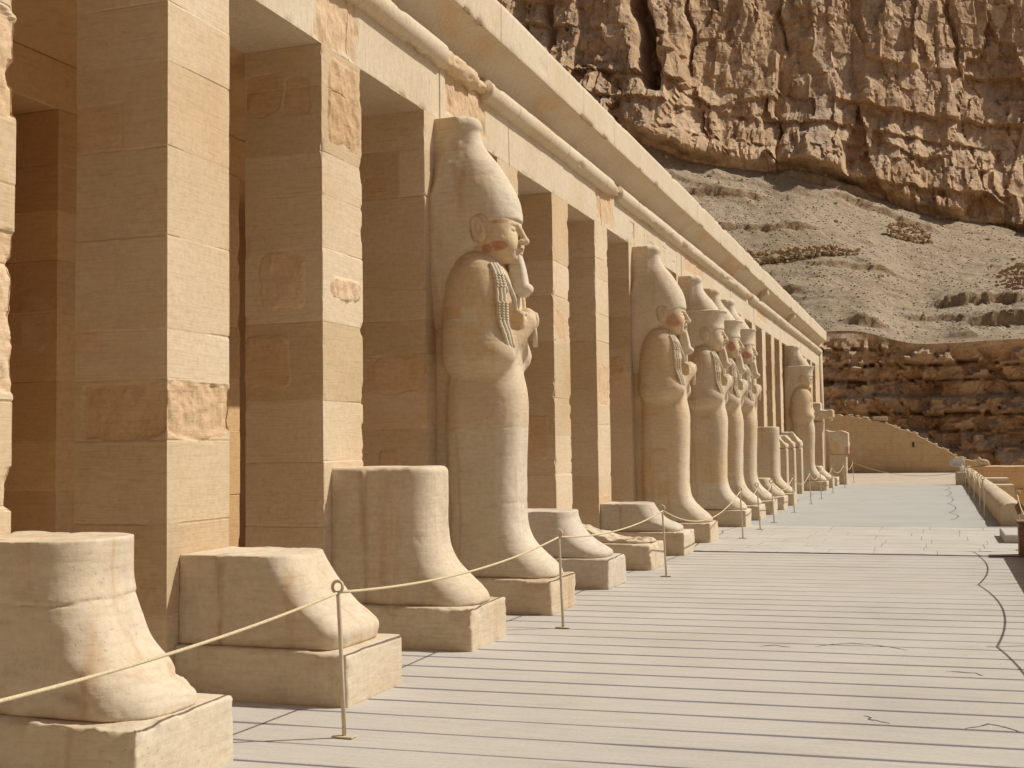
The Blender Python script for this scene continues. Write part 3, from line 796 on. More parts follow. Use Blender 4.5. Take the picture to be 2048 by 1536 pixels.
def entablature():
    rng = np.random.default_rng(11)
    cuts = [PY[k]+PW*(.55+.2*rng.random()) for k in range(-1, 23) if k not in (0,)]
    cuts = [c for c in cuts if c < 55.5]; cuts += [20.2+2.4]
    # --- architrave
    zt, zb = 5.83, TOP
    prof = [(XF+.0, z, 1, 0) for z in np.linspace(zt, zb+.004, 24)] + [(XF-.004, zb, 0, -1)] + [(XF-PW*u, zb, 0, -1) for u in np.linspace(.1, 1, 8)] + [(XF-PW, zb+.45, -1, 0)]
    def disp(X, Y, Z):
        d = .006*fbm(Y*.8, Z*2, X, 3, 30)+.002*fbm(Y*5, Z*5, X, 3, 31); old = np.zeros(Y.shape)
        front = (X > XF-.002)
        for c in cuts:
            d = d - .014*(np.abs(Y-c) < .005)
        seg = np.searchsorted(np.array(sorted(cuts)), Y); off = rng.uniform(-.006, .006, len(cuts)+1); d = d+off[seg]*front
        # weathered original stone over some pillars
        for (ya, yb, za, zb_, dep, ro) in ((9.0, 9.75, 5.16, 5.5, -.016, .025), (11.9, 13.1, 5.30, 5.82, -.02, .03), (18.0, 19.1, 5.2, 5.82, -.012, .02), (25, 27.2, 5.35, 5.82, -.01, .02), (7.9, 8.5, 5.4, 5.82, -.01, .02), (36, 38, 5.4, 5.82, -.01, .02)):
            wy = Y+.08*fbm(Y*4, Z*4, 0, 3, 33); wz = Z+.06*fbm(Y*4, Z*4, 5, 3, 34)
            mk = sstep(ya-.05, ya+.05, wy)*sstep(yb+.05, yb-.05, wy)*sstep(za-.03, za+.03, wz)*front
            d = d+mk*(dep+ro*fbm(Y*9, Z*5, 1, 4, 35)); old = np.maximum(old, mk)
        e = np.maximum(0, fbm(Y*4, 0*Z, 0, 4, 36)-.18)*np.exp(-((Z-zb)/.03)**2); d = d-.05*e*front
        # shallow carved signs
        def gl(y0, y1, z0, z1):
            return (Y > y0) & (Y < y1) & (Z > z0) & (Z < z1) & front
        for (a, b_, c, e_) in ((20.45, 20.52, 5.28, 5.56), (20.25, 20.52, 5.53, 5.56), (20.28, 20.31, 5.3, 5.38), (20.36, 20.39, 5.29, 5.37), (21.3, 21.36, 5.3, 5.5), (21.6, 21.66, 5.33, 5.52), (21.75, 22.1, 5.40, 5.43),
                             (22.6, 22.66, 5.25, 5.55), (22.9, 23.2, 5.5, 5.54), (23.0, 23.06, 5.25, 5.48), (23.5, 23.56, 5.3, 5.5), (23.8, 24.1, 5.35, 5.39), (24.2, 24.26, 5.25, 5.52)):
            d = d-.012*gl(a, b_, c, e_)
        return d, old
    V, Q, old = band_mesh('architrave', yaxis(.024, cuts), prof, M_ARCH, disp)
    tpart('architrave', mesh_np('architrave', V, Q, False, {'old': old}), M_ARCH)
    # --- torus moulding
    cx, cz, r = -4.895, 5.85, .138
    ang = np.linspace(R(-165), R(165), 26)
    prof = [(cx+r*math.cos(a), cz+r*math.sin(a), math.cos(a), math.sin(a)) for a in ang]
    breaks = [(12.62, 12.98), (18.95, 19.2), (33.9, 34.3)]
    bc = [b for p in breaks for b in p]
    rough_band = [(p[0]-.9, p[0]) for p in breaks[:1]] + [(18.75, 18.95), (33.4, 33.9)]
    def disp(X, Y, Z):
        A = np.arctan2(Z-cz, X-cx)
        d = .004*fbm(Y*1.1, A, 0, 3, 80)+.002*fbm(Y*6, A*3, 0, 3, 81)
        ch = np.maximum(0, fbm(Y*2.2, A*1.2, 0, 4, 82)-.30); d = d-.16*ch
        tp = np.maximum(0, fbm(Y*5, 0*A, 3, 3, 84)-.1)*np.exp(-((A-1.9)/.5)**2); d = d+.03*tp
        old = np.zeros(Y.shape)
        for (a, b_) in breaks:
            m = (Y > a) & (Y < b_)
            d = np.where(m, -.070+.02*fbm(Y*8, A*2, 0, 3, 83), d); old = np.where(m, .8, old)
        for (a, b_) in rough_band:
            m = (Y > a-.05) & (Y <= b_)
            d = np.where(m, d-.02+.03*fbm(Y*9, A*2, 0, 3, 85), d); old = np.where(m, .8, old)
        for c in jt: d = d-.012*(np.abs(Y-c) < .005)
        return np.maximum(d, -.11), old
    jt = [y for y in np.arange(1.2, 55, 2.13)]
    ys = yaxis(.03, list(jt)); ys = np.array(sorted(set(ys.tolist()) | {v for b in bc for v in (b-.002, b+.002)}))
    V, Q, old = band_mesh('torus', ys, prof, M_ARCH, disp)
    tpart('torus_moulding', mesh_np('torus_moulding', V, Q, True, {'old': old}), M_ARCH)
    # --- cavetto cornice with fascia
    x0, z0, x1, z1 = -4.93, 5.95, -4.575, 6.29
    prof = []
    for u in np.linspace(0, 1, 20):
        a = u*math.pi/2
        x = x0+(x1-x0)*(1-math.cos(a))**1.05; z = z0+(z1-z0)*math.sin(a)**.95
        prof.append((x, z, math.cos(a), -math.sin(a)*.6))
    FT = 6.74
    prof += [(x1+.012, z1-.002, .7, -.7)] + [(x1+.016, z, 1, 0) for z in np.linspace(z1+.006, FT, 9)] + [(x1, FT+.006, .5, .7), (-6.2, FT+.03, 0, 1)]
    cj = [y+.4 for y in np.arange(.3, 55, 1.72)]
    def disp(X, Y, Z):
        d = .006*fbm(Y*.7, Z*2, 0, 3, 90)+.0025*fbm(Y*5, Z*5, 0, 3, 91); old = np.zeros(Y.shape)
        fas = Z > z1-.004
        op = [.5+.5*math.sin(i*2.7) for i in range(len(cj))]
        for c, o_ in zip(cj, op): d = d-.010*(np.abs(Y-c) < .005)*(.35+.65*o_)
        seg = np.searchsorted(np.array(cj), Y); off = np.random.default_rng(3).uniform(-.005, .005, len(cj)+1); d = d+off[seg]
        e = np.maximum(0, fbm(Y*2.6, 0*Z, 0, 4, 92)-.20)*np.exp(-((Z-z1)/.035)**2); d = d-.10*e
        e = np.maximum(0, fbm(Y*1.7, 0*Z, 6, 4, 93)-.22)*np.exp(-((Z-FT)/.03)**2); d = d-.08*e
        for (a, b_, za) in ((14.15, 14.5, 6.47), (13.2, 13.4, 6.44), (17.3, 17.5, 6.49), (19.6, 19.75, 6.47)):
            d = d-.012*((Y > a) & (Y < b_) & (Z < za) & fas & ((Y > b_-.03) | (Z > za-.03)))
        old = .8*sstep(.22, .4, fbm(Y*.8, Z*3, 4, 3, 94))*(1-fas)
        return d, old
    V, Q, old = band_mesh('cornice', yaxis(.03, cj), prof, M_ARCH, disp)
    tpart('cornice', mesh_np('cornice', V, Q, True, {'old': old}), M_ARCH)
    # end face of the cornice and the blocks behind it
    b = MB()
    pp = [(p[0], p[1]) for p in prof]+[(-6.2, 5.9)]
    b.face([(x, YEND, z) for x, z in pp][::-1])
    b.box((-5.64, YSTART+.01, 5.61), (-4.945, YEND-.01, 6.4))
    b.box((-10.6, YSTART+.01, 5.41), (-6.21, YEND-.01, 6.74))
    o = b.build('roof', M_ARCH); o.parent = temple; o.matrix_parent_inverse = Matrix.Translation((-XF, -25, 0))
    # two broken bits of cornice seen against the far cavetto: projecting stubs
    for yy, w in ((36.2, .5), (43.5, .4)):
        X, Y, Z, og = grid((-4.95, yy, 5.93), (-4.5, yy+w, 6.40), .02)
        F = rbox(X, Y, Z, (-4.95, yy, 5.93), (-4.60, yy+w, 6.34), .02)
        arc = .24-np.sqrt((X+4.54)**2+(Z-5.90)**2)*1.0
        F = smax(F, arc, .02)+.03*fbm(X*9, Y*9, Z*9, 3, 97)
        V, Q = surface_nets(F, og, .02); tpart('cornice_repair', mesh_np('cornice_repair', V, Q, True, {'old': np.full(len(V), .2)}), M_ARCH)
    # --- second row beam, ceiling, back wall
    b = MB(); b.box((-8.06, YSTART, 4.725), (-7.305, YEND, 5.165), 0, .01); o = b.build('inner_architrave', M_INNER); o.parent = temple; o.matrix_parent_inverse = Matrix.Translation((-XF, -25, 0))
    b = MB(); b.box((-10.6, YSTART, 5.168), (-5.67, YEND, 5.4)); o = b.build('ceiling', M_INNER); o.parent = temple; o.matrix_parent_inverse = Matrix.Translation((-XF, -25, 0))
    b = MB()
    b.box((-10.6, YSTART, 0), (-10.2, 21.2, 5.166)); b.box((-10.6, 23.2, 0), (-10.2, YEND, 5.166)); b.box((-10.6, 21.2, 4.2), (-10.2, 23.2, 5.166))
    b.box((-10.2, YEND-.8, 0), (-5.67, YEND, 5.166)); b.box((-10.2, YSTART, 0), (-5.67, YSTART+.5, 5.166))
    o = b.build('back_wall', M_INNER); o.parent = temple; o.matrix_parent_inverse = Matrix.Translation((-XF, -25, 0))
    # corner roll at the far end
    b = MB(); b.tube([(-4.83, YEND-.02, 0.0), (-4.85, YEND-.02, 2.8), (-4.87, YEND-.02, 5.8)], .10, 12)
    o = b.build('corner_moulding', M_ARCH, smooth=True); o.parent = temple; o.matrix_parent_inverse = Matrix.Translation((-XF, -25, 0))
    b = MB(); b.box((-5.66, 55.0, 0), (-4.905, YEND-.02, 5.158), 0, .01); o = b.build('corner_pier', M_PILLAR); o.parent = temple; o.matrix_parent_inverse = Matrix.Translation((-XF, -25, 0))
entablature()

# ------------------------------------------------------------------ colossal statues
FOOT = [(.30, .345, 1.27, -.3, .27), (.345, .345, 1.27, -.3, .27), (.40, .345, 1.262, -.3, .28), (.46, .340, 1.22, -.3, .28), (.55, .335, 1.115, -.3, .27), (.66, .325, .995, -.3, .25),
        (.80, .33, .91, -.3, .23), (.95, .33, .88, -.3, .22)]
LEGS = FOOT + [(1.2, .33, .878, -.3, .22), (1.55, .325, .89, -.3, .23), (1.9, .34, .905, -.3, .24), (2.2, .335, .91, -.3, .26), (2.5, .31, .86, -.3, .26), (2.9, .36, .86, -.3, .26), (3.3, .36, .76, -.3, .26), (3.52, .26, .62, -.3, .24)]
TORSO = [(2.37, .30, .60, .20, .19), (2.42, .38, .72, .15, .24), (2.52, .435, .815, .10, .27), (2.72, .455, .845, .08, .31), (3.0, .458, .855, .07, .37), (3.2, .455, .85, .08, .37), (3.38, .44, .81, .12, .34), (3.50, .41, .755, .18, .28), (3.60, .355, .68, .24, .22), (3.66, .28, .61, .28, .16), (3.70, .17, .52, .33, .09)]
def body_sdf(X, Y, Z, damage=False):
    d = loft(X, Y, Z, [(a, b, c, .10, e) for a, b, c, _, e in LEGS])
    slab = rbox(X, Y, Z, (-.3, -.175, .30), (.26, .175, 5.13), .012)
    d = smin(d, slab, .05)
    d = smin(d, loft(X, Y, Z, TORSO), .022)
    A = np.abs(Y)
    d = smin(d, ell(X, A, Z, (.60, .27, 2.60), (.29, .165, .175)), .12)       # elbows
    # forearms crossed on the chest, fists
    if not damage:
        d = smin(d, capsule(X, Y, Z, (.70, -.27, 2.60), (.93, .04, 2.935), .150, .105), .05)
        d = smin(d, capsule(X, Y, Z, (.72, .27, 2.60), (.86, -.03, 2.87), .145, .09), .05)
        d = smin(d, ell(X, Y, Z, (.915, .09, 2.985), (.10, .10, .115)), .025)
        d = smin(d, ell(X, Y, Z, (.885, -.12, 2.955), (.085, .085, .095)), .02)
        for k in range(4):
            d = smin(d, capsule(X, Y, Z, (.99, .06+.012*k, 2.92+.038*k), (.955, .165, 2.935+.038*k), .027), .008)
            d = smin(d, capsule(X, Y, Z, (.945, -.12-.01*k, 2.90+.034*k), (.905, -.20, 2.91+.034*k), .024), .008)
    else:
        d = smin(d, capsule(X, Y, Z, (.72, -.27, 2.60), (.86, .06, 2.80), .11, .08), .05)
    if not damage:
        cav = ell(X, Y, Z, (.86, -.185, 2.99), (.10, .07, .14)); d = smax(d, -cav, .012)
    # neck and head
    d = smin(d, capsule(X, Y, Z, (.42, 0, 3.4), (.50, 0, 3.75), .21, .20), .06)
    head = loft(X, Y, Z, [(3.55, .10, .82, .3, .09), (3.60, .17, .858, .2, .15), (3.68, .235, .872, .1, .19), (3.78, .285, .878, .0, .22), (3.88, .305, .875, -.1, .23), (4.0, .315, .868, -.2, .24), (4.12, .31, .84, -.2, .24)])
    d = smin(d, head, .03)
    return d
def face_sdf(X, Y, Z, d):
    A = np.abs(Y)
    d = smin(d, ell(X, A, Z, (.775, .135, 3.755), (.10, .10, .10)), .05)         # cheeks
    d = smax(d, -ell(X, A, Z, (.885, .115, 3.905), (.055, .088, .040)), .03)      # sockets
    d = smin(d, ell(X, A, Z, (.812, .112, 3.900), (.058, .075, .036)), .008)      # eyes
    d = smin(d, capsule(X, A, Z, (.868, .04, 3.962), (.772, .225, 3.955), .020, .012), .015)   # brows
    d = smin(d, capsule(X, A, Z, (.858, .045, 3.925), (.79, .20, 3.918), .010, .007), .006)    # upper lids
    d = smin(d, capsule(X, Y, Z, (.872, 0, 3.945), (.945, 0, 3.785), .024, .040), .02)         # nose
    d = smin(d, ell(X, A, Z, (.912, .038, 3.778), (.038, .026, .026)), .012)
    d = smax(d, -capsule(X, A, Z, (.935, .03, 3.750), (.90, .032, 3.745), .010), .006)
    d = smin(d, capsule(X, A, Z, (.902, 0, 3.700), (.850, .095, 3.702), .021, .010), .010)     # lips
    d = smin(d, capsule(X, A, Z, (.894, 0, 3.657), (.848, .080, 3.668), .022, .010), .010)
    d = smax(d, -capsule(X, A, Z, (.928, 0, 3.677), (.862, .10, 3.684), .007), .006)
    d = smin(d, ell(X, Y, Z, (.835, 0, 3.60), (.06, .09, .055)), .03)             # chin
    # ears
    u = X-.535; w = Z-3.905; ca, sa = math.cos(.30), math.sin(.30)
    U = u*ca+w*sa; Wz = -u*sa+w*ca
    ear = ell(U, A, Wz, (0, .318, 0), (.082, .055, .150))
    ear = smax(ear, -ell(U, A, Wz, (.012, .370, .015), (.045, .030, .095)), .012)
    ear = smin(ear, ell(U, A, Wz, (.008, .343, .005), (.020, .022, .060)), .01)
    return smin(d, ear, .012)
CROWN = [(2.90, .20, .16, -.2, .06), (3.2, .26, .22, -.2, .08), (3.55, .30, .42, -.2, .20), (3.70, .315, .56, -.2, .26), (3.86, .332, .80, -.2, .28), (3.97, .334, .880, -.2, .30), (4.14, .345, .882, -.2, .32), (4.265, .342, .850, -.2, .32), (4.41, .322, .780, -.1, .30), (4.52, .292, .715, -.06, .27), (4.62, .255, .650, -.03, .23), (4.72, .212, .570, .0, .20), (4.80, .175, .512, .03, .17), (4.88, .150, .470, .06, .145), (4.96, .140, .448, .10, .135), (5.04, .138, .435, .12, .13)]
def crown_cut(X, Y, Z, d):
    A = np.abs(Y)
    cut = (4.005+.16*np.minimum(X-.88, 0))-Z                     # lower edge: from the brow back to the ear
    cut = np.where(X < .60, np.minimum(cut, (3.96-(.60-X)*3.2)-Z), cut)
    d = smax(d, cut, .006)
    return smax(d, -ell(X, A, Z, (.555, .33, 3.89), (.10, .12, .165)), .01)
def crown_sdf(X, Y, Z):
    d = loft(X, Y, Z, CROWN)
    d = smin(d, ell(X, Y, Z, (.315, 0, 5.045), (.152, .150, .115)), .02)
    d = smin(d, rbox(X, Y, Z, (-.3, -.165, 3.6), (.27, .165, 5.125), .02), .10)
    return crown_cut(X, Y, Z, d)
def red_crown_sdf(X, Y, Z):
    base = loft(X, Y, Z, [(2.90, .20, .16, -.2, .06), (3.2, .26, .22, -.2, .08), (3.55, .30, .42, -.2, .20), (3.70, .315, .56, -.2, .26), (3.86, .332, .80, -.2, .28), (3.99, .334, .888, -.2, .30), (4.12, .338, .882, -.2, .31), (4.24, .352, .90, -.2, .32), (4.33, .368, .935, -.2, .33), (4.38, .378, .965, -.2, .34)])
    d = crown_cut(X, Y, Z, base)
    groove = np.abs(Z-4.33)-.006
    d = smax(d, -np.maximum(groove, -(d+.012)), .004)
    wc = [(4.30, .325, .83, -.2, .30), (4.41, .312, .790, -.1, .29), (4.52, .285, .722, -.05, .26), (4.62, .248, .650, -.02, .22), (4.72, .205, .565, .02, .18), (4.80, .170, .508, .05, .16), (4.88, .145, .468, .08, .14), (4.96, .13, .445, .12, .13), (5.04, .13, .44, .14, .13)]
    w = loft(X, Y, Z, wc); w = smin(w, ell(X, Y, Z, (.31, 0, 5.045), (.148, .145, .115)), .03)
    w = smin(w, rbox(X, Y, Z, (-.3, -.165, 4.3), (.27, .165, 5.12), .02), .10)
    return np.minimum(d, w)
def beard_sdf(X, Y, Z):
    d = loft(X, Y, Z, [(3.21, .085, .965, .74, .05), (3.27, .09, .972, .74, .05), (3.4, .08, .955, .755, .045), (3.55, .068, .925, .77, .04), (3.66, .055, .895, .78, .04)])
    return smin(d, ell(X, Y, Z, (.965, 0, 3.285), (.055, .08, .055)), .02)

def erode(d, X, Y, Z, seed, amp=.006):
    return d + amp*fbm(X*4, Y*4, Z*4, 4, seed) + amp*.6*np.maximum(0, fbm(X*9, Y*9, Z*9, 3, seed+5)-.2)*3

def old_attr(V, seed, split=1.86):
    o = .75*sstep(split-.012, split+.012, V[:, 2]+.02*fbm(V[:, 0]*4, V[:, 1]*4, 0, 2, seed))
    o = np.maximum(o, .9*sstep(.05, .4, fbm(V[:, 0]*1.1, V[:, 1]*1.1, V[:, 2]*.8, 3, seed+21))*sstep(.35, .1, V[:, 0]-.15))*(.45+.55*sstep(-.3, .4, fbm(V[:, 0]*1.4, V[:, 1]*1.4, V[:, 2]*.9, 3, seed+1)))
    # squared repairs of paler stone
    for i in range(7):
        rng = np.random.default_rng(seed*13+i); zc, xc = rng.uniform(1.0, 3.4), rng.uniform(.2, .8); hz, hx = rng.uniform(.025, .09), rng.uniform(.06, .17)
        side = -1 if i < 5 else 1
        m = (np.abs(V[:, 2]-zc) < hz) & (np.abs(V[:, 0]-xc) < hx) & (np.sign(V[:, 1]) == side)
        o = np.where(m, 0.0 if i % 2 else 1.0, o)
    return o
def paint_attr(V, kind):
    x, y, z = V.T; p = np.zeros(len(V))
    n = .05*fbm(x*9, y*9, z*9, 3, 77)
    side = sstep(.06, .14, np.abs(y))
    if kind in ('a',):
        e1 = ((x-.715)/.12)**2+((z-3.715-.10*(x-.70)+.5*(x-.70)**2)/.050)**2; e2 = ((x-.61)/.06)**2+((z-3.695)/.045)**2
        e3 = ((x-.755)/.085)**2+((z-3.962-.12*(x-.755))/.022)**2
        p = np.maximum.reduce([sstep(1.15, .75, e1+n*8)*(1-.9*np.exp(-((x-.655-.25*(3.74-z))/.009)**2)), sstep(1.1, .7, e2+n*8), .8*sstep(1.15, .7, e3+n*6)])*side
    elif kind == 'b':
        e1 = ((x-.74)/.16)**2+((z-3.79)/.12)**2; p = .75*sstep(1.1, .6, e1+n*10)*side
    elif kind == 'c':
        e1 = ((x-.74)/.10)**2+((z-3.80)/.12)**2; p = sstep(1.0, .7, e1+n*10)*side
    elif kind == 'd':
        e1 = ((x-.74)/.12)**2+((z-3.76)/.09)**2; e2 = ((x-.72)/.11)**2+((z-3.99)/.05)**2
        p = np.maximum(sstep(1.1, .7, e1+n*10), sstep(1.1, .7, e2+n*10))*side
    return p

CACHE = {}
def lower_mesh(h):
    pass
def statue_meshes(seed, paint, double, damage, hb, hh, split):
    X, Y, Z, og = grid((-.02, -.54, .34), (1.30, .54, 3.50), hb)
    d = erode(body_sdf(X, Y, Z, damage), X, Y, Z, seed, .006)
    for zs_ in (split, split+.86, split-.78):                     # joints between the blocks the figure is built of
        if .5 < zs_ < 3.3: d = d+.007*np.exp(-(np.abs(Z-zs_-.012*vnoise(X*5, Y*5, zs_, seed))/.007)**2)*sstep(-.3, .3, vnoise(X*2.3, Y*2.3, zs_*3, seed+4))
    d = smax(d, .343-Z, .004)
    if damage:
        d = smax(d, -(ell(X, Y, Z, (1.02, -.05, 3.05), (.24, .34, .36))+.10*fbm(X*5, Y*5, Z*5, 4, 9)), .02)
    V1, Q1 = surface_nets(d, og, hb)
    X, Y, Z, og = grid((-.02, -.52, 3.40), (1.05, .52, 5.20), hh)
    d = body_sdf(X, Y, Z, damage)
    d = face_sdf(X, Y, Z, d)
    d = erode(d, X, Y, Z, seed, .006 if not damage else .008)
    if damage:
        d = smax(d, -(ell(X, Y, Z, (1.02, 0, 3.72), (.26, .36, .30))+.11*fbm(X*5, Y*5, Z*5, 4, 8)), .02)
    d = smax(d, 3.44-Z, .003)
    V2, Q2 = surface_nets(d, og, hh)
    V = np.concatenate([V1, V2]); Q = np.concatenate([Q1, Q2+len(V1)])
    body = mesh_np('body', V, Q, True, {'old': old_attr(V, seed, split), 'paint': paint_attr(V, paint), 'rust': .6*rust_attr(V, seed, .30, .02)})
    X, Y, Z, og = grid((-.02, -.43, 2.92), (1.02, .43, 5.20), hh)
    d = erode((red_crown_sdf if double else crown_sdf)(X, Y, Z), X, Y, Z, seed+2, .005)
    V, Q = surface_nets(d, og, hh)
    crown = mesh_np('crown', V, Q, True, {'old': .25*sstep(-.1, .5, fbm(V[:, 0]*2, V[:, 1]*2, V[:, 2]*2, 3, seed)), 'paint': np.zeros(len(V))})
    beard = None
    X, Y, Z, og = grid((.68, -.12, 3.18), (1.04, .12, 3.68), min(hh, .012))
    if not damage:
        V, Q = surface_nets(erode(beard_sdf(X, Y, Z), X, Y, Z, seed+3, .003), og, min(hh, .012))
        beard = mesh_np('beard', V, Q, True, {'old': np.zeros(len(V)), 'paint': np.zeros(len(V))})
    return body, crown, beard

def sum_loft(X, Y, Z):
    return np.concatenate([loft(X[i:i+1], Y[i:i+1], Z[i:i+1], TORSO) for i in range(len(X))])
def surf_x(yz, off=0.0, damage=False, plain=False):
    """front surface of the body at given (y, z) points"""
    xs = np.arange(1.2, 0.0, -.008); out = []
    for (y, z) in yz:
        Z = np.full((len(xs), 1, 1), z, float); Xg = xs[:, None, None]; Yg = np.full_like(Z, y)
        Zb = np.broadcast_to(Z, (len(xs), 1, 1)); d = (np.minimum(sum_loft(Xg+0*Z, Yg, Z), 9) if plain else body_sdf(Xg+0*Z, Yg, Zb, damage)).ravel()
        k = int(np.argmax(d < 0)); out.append((xs[k]+off if (d < 0).any() else .5, y, z))
    return out
def rust_attr(V, seed, x0=.31, w=.035):
    """iron-stained seam running down the side"""
    xc = x0+.03*fbm(V[:, 2]*2.2, seed, 0, 3, seed)+.02*(1.2-V[:, 2])
    return np.exp(-((V[:, 0]-xc)/(w*(.5+.6*sstep(.3, 1.4, V[:, 2]))))**2)*(np.abs(V[:, 1]) > .2)*sstep(2.1, 1.6, V[:, 2])
def crook_flail():
    def dens(p, n=26):
        p = np.array(p, float); t = np.linspace(0, 1, len(p)); q = np.linspace(0, 1, n)
        return [(np.interp(a, t, p[:, 0]), np.interp(a, t, p[:, 1])) for a in q]
    f = MB()
    # flail on the near shoulder: rod up from the fist, three strands falling over the upper arm
    strands = []
    for i, oy in enumerate((-.035, 0, .035)):
        yz = dens([(-.29+oy*.8, 3.53), (-.315+oy, 3.2), (-.31+oy, 2.9), (-.29+oy, 2.67)], 34)
        pts = surf_x(yz, .014, plain=True)
        pts = [(p[0]+.05*sstep(3.0, 2.66, p[2]), p[1], p[2]) for p in pts]
        f.tube(pts, [.023 if j < 32 else .018 for j in range(len(pts))], 7)
        for j in range(3, 30):                                   # beads
            if 3 < j < 9 or 13 < j < 21:
                p = pts[j]; f.tube([(p[0]+.012, p[1]-.020, p[2]), (p[0]+.016, p[1]+.020, p[2])], .015, 6)
    # crook on the far shoulder with its hook turned outwards, and a second sceptre beside the beard
    c = MB()
    hook = [(.12, 2.84), (.16, 3.08), (.22, 3.32), (.255, 3.46), (.29, 3.49), (.335, 3.44), (.345, 3.36), (.32, 3.30)]
    c.tube(surf_x(dens(hook, 36), .018), .024, 8)
    c.tube([(.985, .11, 2.93), (.985, .15, 2.82), (.975, .19, 2.70)], .026, 8)
    hook2 = [(-.07, 3.0), (-.13, 3.18), (-.20, 3.34), (-.235, 3.44), (-.265, 3.42), (-.275, 3.34), (-.235, 3.24)]
    c.tube(surf_x(dens(hook2, 36), .014), .022, 8)
    c.tube(surf_x(dens([(-.02, 3.02), (-.07, 3.20)], 8), .016), .022, 8)
    return f, c
FL, CR = crook_flail()
def flat_attr(me):
    for an in ('old', 'paint'):
        if an not in me.attributes: me.attributes.new(an, 'FLOAT', 'POINT')
def plinth_mesh(seed, front=1.31, h=.345, hw=.42, res=.016, chip=1.0):
    X, Y, Z, og = grid((-.0, -hw, -.02), (front, hw, h), res)
    d = rbox(X, Y, Z, (-.2, -hw, -.3), (front, hw, h), .016)
    # knocked corners and arrises
    e = np.minimum(np.minimum(np.abs(X-front)+np.abs(Z-h), np.abs(np.abs(Y)-hw)+np.abs(Z-h)), np.abs(X-front)+np.abs(np.abs(Y)-hw))
    a = np.maximum(0, fbm(X*3.5, Y*3.5, Z*3.5, 4, seed)-.02)
    d = d + chip*.10*a*np.exp(-(e/.07)**2) + .004*fbm(X*5, Y*5, Z*5, 3, seed+2)
    d = smax(d, -.012-Z, .002)
    d = smax(d, -X-.005, .002)
    V, Q = surface_nets(d, og, res)
    return mesh_np('plinth', V, Q, True, {'old': .6*sstep(.0, .5, fbm(V[:, 0]*1.5, V[:, 1]*1.5, V[:, 2]*1.5, 3, seed)), 'paint': np.zeros(len(V))})

STATUE_GROUP = 'colossal king statues along the portico'
def make_statue(yc, label, body, crown, beard, mat, pl, cf=True):
    r = empty('king_statue', (XF, yc, 0), label, 'statue', STATUE_GROUP)
    link('plinth', pl, M_BASE, r); link('body', body, mat, r); link('crown', crown, mat, r)
    if beard: link('beard', beard, mat, r)
    if cf: link('flail', cf[0], mat, r); link('crook', cf[1], mat, r)
    return r
def mb_mesh(mb, name):
    o = mb.build(name, None, smooth=True); me = o.data; bpy.data.objects.remove(o); flat_attr(me); return me
ME_FL, ME_CR = mb_mesh(FL, 'flail'), mb_mesh(CR, 'crook')

yA = PY[3]+PW/2+.06
a = statue_meshes(1, 'a', False, False, .015, .0095, 1.86)
make_statue(yA, 'nearest complete king statue, tall white crown, red patches on cheek and brow', *a, M_STATUE, plinth_mesh(31), (ME_FL, ME_CR))
b_ = statue_meshes(2, 'b', False, False, .022, .014, .75)
make_statue(PY[7]+PW/2+.04, 'king statue in a plain tall crown with orange painted cheek, second complete one', *b_, M_STATUE, plinth_mesh(32, res=.022), (ME_FL, ME_CR))
c_ = statue_meshes(3, '', True, False, .026, .016, .9)
make_statue(PY[8]+PW/2, 'king statue in a flared double crown with an unpainted intact face', *c_, M_STATUE, plinth_mesh(33, res=.025), (ME_FL, ME_CR))
d_ = statue_meshes(4, 'c', True, False, .030, .018, .9)
make_statue(PY[9]+PW/2, 'double-crowned king statue with one upright red mark on its cheek', *d_, M_STATUE, plinth_mesh(34, res=.025), (ME_FL, ME_CR))
e_ = statue_meshes(5, 'd', True, False, .030, .018, .9)
make_statue(PY[10]+PW/2, 'double-crowned king statue with red marks on both brow and cheek', *e_, M_STATUE, plinth_mesh(35, res=.025), (ME_FL, ME_CR))
f_ = statue_meshes(6, '', True, True, .03, .02, .9)
rF = make_statue(43.35, 'battered king statue with broken face and chest, standing alone at the far end', f_[0], f_[1], None, M_STATUE, plinth_mesh(36, res=.025), None)

